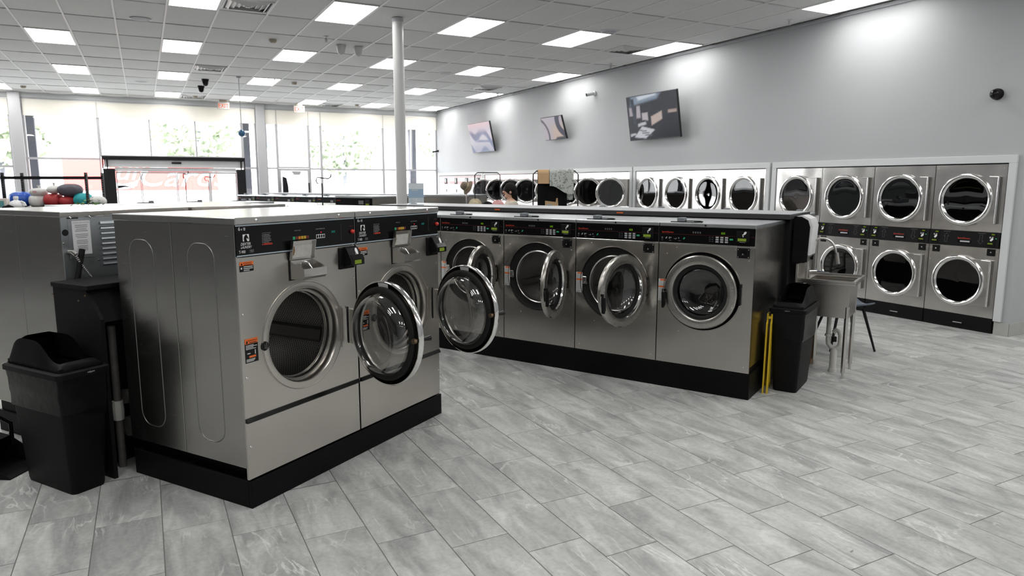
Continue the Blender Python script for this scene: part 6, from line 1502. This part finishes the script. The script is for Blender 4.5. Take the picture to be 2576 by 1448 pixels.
# ------------------------------------------------------------------ shelf rack with laundry bags at the left
RD = 13.6
def rk(px, py, d=RD): return at_d(px, py, d)
r0, r1 = rk(14, 520), rk(223, 520); zs = 1.245
dr_ = Vector((r1.x-r0.x, r1.y-r0.y, 0)); rl = dr_.length; ra = math.atan2(dr_.y, dr_.x)
rk_ = thing('shelf_rack', (r0.x, r0.y, 0), ra, 'black slotted steel shelf rack holding laundry bags', 'shelf rack')
ztop = rk(14, 434).z
def slot_post(x, y, z1):
    m = MB().box(x-.022, x-.012, y-.02, y+.02, 0, z1).box(x+.012, x+.022, y-.02, y+.02, 0, z1)
    n = int(z1/0.045)
    for i in range(n): m.box(x-.012, x+.012, y-.018, y-.014, i*0.045, i*0.045+0.022)
    return m
for x in (0.0, rl):
    for y in (0.0, 0.55): slot_post(x, y, ztop).build('post', 'black_metal', rk_)
zb_ = rk(120, 447).z
for z, h_ in ((zb_, 0.028), (zs-0.035, 0.025), (0.35, 0.025)):
    for y in (0.0, 0.55): MB().box(-0.022, rl+0.022, y-.034, y-.0205, z-h_, z+h_).build('beam', 'black_metal', rk_)
for z in (zs-0.012, 0.362): MB().box(-0.02, rl+0.02, 0.022, 0.52, z-0.012, z+0.008).build('shelf_board', 'black_plastic', rk_)
def sack(px0, px1, py_top, m, label, d=RD+0.35, zb=zs-0.003, shape=1.0, seed=0, tie=True, name='laundry_bag'):
    a, c = at_d(px0, py_top, d), at_d(px1, py_top, d); w = (c-a).length; h_ = a.z-zb
    cx = (a+c)/2; t = thing(name, (cx.x, cx.y, zb), ra, label, 'laundry bag', 'laundry bags on the rack'); rr = random.Random(seed); ph = [rr.uniform(0,6) for _ in range(4)]
    v = []; f = []; nu, nv = 28, 14
    for j in range(nv+1):
        k = j/nv; th = PI*k
        for i in range(nu):
            q = 2*PI*i/nu
            rad = (math.sin(th) if shape >= 1 else max(0, math.sin(th))**shape); pl = 1+(0.07*math.sin(9*q+ph[0])+0.04*math.sin(14*q+ph[1]))*(k)+0.04*math.sin(3*q+ph[2])
            z = (1-math.cos(th))/2
            v.append((w/2*rad*pl*math.cos(q), 0.19*rad*pl*math.sin(q), h_*z*(1+0.03*math.sin(2*q+ph[3])*math.sin(th))))
    for j in range(nv):
        for i in range(nu): f.append((j*nu+i, j*nu+(i+1) % nu, (j+1)*nu+(i+1) % nu, (j+1)*nu+i))
    MB().add(v, f).build('sack', m, t, smooth=70)
    if tie: MB().lathe([(0.012,0.0),(0.022,0.012),(0.016,0.03),(0.035,0.06)], 14, (0,0,h_-0.005), axis='Z').build('knot', m, t, smooth=60)
    return t, h_, w
sack(23, 78, 482, 'bag_blue', 'bright blue laundry bag at the left of the rack', shape=0.6, seed=1, tie=False)
wt, wh, ww = sack(76, 116, 491, 'bag_white', 'lower white laundry bag between blue and red bags', shape=0.35, seed=2, tie=False)
t2, h2, w2_ = sack(79, 116, 473, 'bag_white', 'upper white laundry bag with a pink label', zb=zs+wh-0.01, d=RD+0.35, shape=0.45, seed=3)
MB().rect(0.0, 0.08, h2*0.35, h2*0.65, -0.194).build('pink_label', 'pink_strip', t2)
t3, h3, w3 = sack(113, 156, 487, 'bag_red', 'red laundry bag left of the teal bag, under a white one', shape=0.6, seed=4, tie=False)
sack(122, 149, 466, 'bag_white', 'small round white laundry bag on top of a red bag', zb=zs+h3-0.01, seed=5)
t4, h4, w4 = sack(155, 192, 493, 'bag_red', 'red laundry bag beneath the dark grey bag', shape=0.6, seed=6, tie=False)
sack(147, 206, 462, 'bag_grey', 'large dark grey laundry bag heaped on the red bags', zb=zs+h4-0.02, shape=0.8, seed=7, d=RD+0.30, tie=False)
sack(186, 230, 485, 'bag_teal', 'teal laundry bag at the right of the rack', shape=0.7, seed=8, tie=False)
sack(226, 262, 492, 'bag_white', 'pale laundry bag beyond the right rack post', shape=0.8, seed=11, d=RD+0.3, tie=False, zb=zs-0.003)
MB_ = MB().box(rl+0.03, rl+0.55, 0.03, 0.50, zs-0.03, zs-0.006); tb = thing('side_table', (r0.x, r0.y, 0), ra, 'small tall table continuing right of the shelf rack', 'table'); MB_.build('table_top', 'black_plastic', tb)
for x in (rl+0.05, rl+0.53):
    for y in (0.06, 0.47): MB().box(x-.015, x+.015, y-.015, y+.015, 0, zs-0.0305).build('leg', 'black_metal', tb)
# jug, box and plant nearer, on the lids in front
def stand(px, py, z):
    p = at_z(px, py, z); return p
lz = 1.403
def lidD(i, y): return loc2w(RO, RA, 0.40+0.797*i, y, lz)
cd = 8.5
pc0 = at_d(0, 523, cd); zc_ = pc0.z
ct = thing('display_counter', (at_d(30, 523, cd).x, at_d(30, 523, cd).y, 0), ra, 'black counter behind the rear washers holding bottles', 'counter')
MB().box(-0.65, 0.32, -0.05, 0.40, 0, zc_-0.025).build('body', 'black_plastic', ct); MB().box(-0.67, 0.34, -0.07, 0.42, zc_-0.0245, zc_, 0.003).build('top', 'black_plastic', ct)
jp = at_d(42, 520, cd+0.15); jg = thing('detergent_jug', (jp.x, jp.y, zc_), ra, 'white plastic detergent jug with cap on the black counter', 'jug')
MB().lathe([(0.001,0.0),(0.078,0.0),(0.083,0.02),(0.080,0.045),(0.06,0.075),(0.025,0.09),(0.024,0.105)], 20, axis='Z').build('bottle', 'white_plastic', jg, smooth=50); MB().lathe([(0.028,0.1055),(0.03,0.125),(0.024,0.14),(0.001,0.14)], 16, axis='Z').build('cap', 'white_plastic', jg, smooth=40); MB().tube([(0.06,0,0.078),(0.10,0,0.06),(0.115,0,0.02)], 0.012, 8).build('grip', 'white_plastic', jg)
bp_ = at_d(1, 520, cd+0.1); bo = thing('detergent_box', (bp_.x, bp_.y, zc_), ra+0.3, 'teal and white detergent box at the left edge', 'box')
MB().box(-0.09, 0.09, -0.05, 0.05, 0, 0.115, 0.003).build('carton', 'box_white', bo); MB().rect(-0.085, 0.06, 0.01, 0.085, -0.0515).build('teal_face', 'box_teal', bo); MB().rect(-0.09, 0.0, 0.098, 0.112, -0.0516).build('red_band', 'red_print', bo)
kp = at_d(22, 521, cd-0.02); heap(Vector((kp.x, kp.y, zc_)), 0.07, 0.05, 0.04, 'black_cloth', 'black_pouch', 'small black pouch lying before the white jug', 'pouch', 12, ra)
plp = at_d(222, 519, 8.6); pz = plp.z; pt = thing('potted_plant', (plp.x, plp.y, pz-0.16), 0, 'small leafy green plant in front of the teal bag', 'plant')
MB().lathe([(0.001,0.0),(0.05,0.0),(0.07,0.13),(0.064,0.13),(0.05,0.10),(0.001,0.10)], 18, axis='Z').build('pot', 'black_plastic', pt, smooth=40)
rr = random.Random(4); lf = MB()
for k in range(60):
    a, r_, z_ = rr.uniform(0,2*PI), rr.uniform(0.02,0.20), rr.uniform(0.10,0.27); p0 = Vector((r_*math.cos(a), r_*math.sin(a), z_-r_*0.25)); dd = Vector((math.cos(a), math.sin(a), rr.uniform(-.6,.6))).normalized()*0.05; sd_ = dd.cross(Vector((0,0,1))).normalized()*0.018
    lf.add([p0, p0+dd*0.5+sd_, p0+dd, p0+dd*0.5-sd_], [(0,1,2,3)])
lf.build('leaves', 'leaf', pt); st_ = MB()
for k in range(8): a = k*0.8; st_.tube([(0,0,0.10),(0.08*math.cos(a),0.08*math.sin(a),0.2),(0.16*math.cos(a),0.16*math.sin(a),0.19)], 0.003, 4)
st_.build('stems', 'leaf', pt)
sp_ = thing('plant_stand', (plp.x, plp.y, 0), 0, 'slim black stand under the small green plant', 'stand'); MB().box(-.10, .10, -.10, .10, pz-0.18, pz-0.1605).build('top', 'black_plastic', sp_); MB().box(-.02, .02, -.02, .02, 0.02, pz-0.1805).build('post', 'black_metal', sp_); MB().box(-.12, .12, -.12, .12, 0, 0.0195).build('base', 'black_metal', sp_)
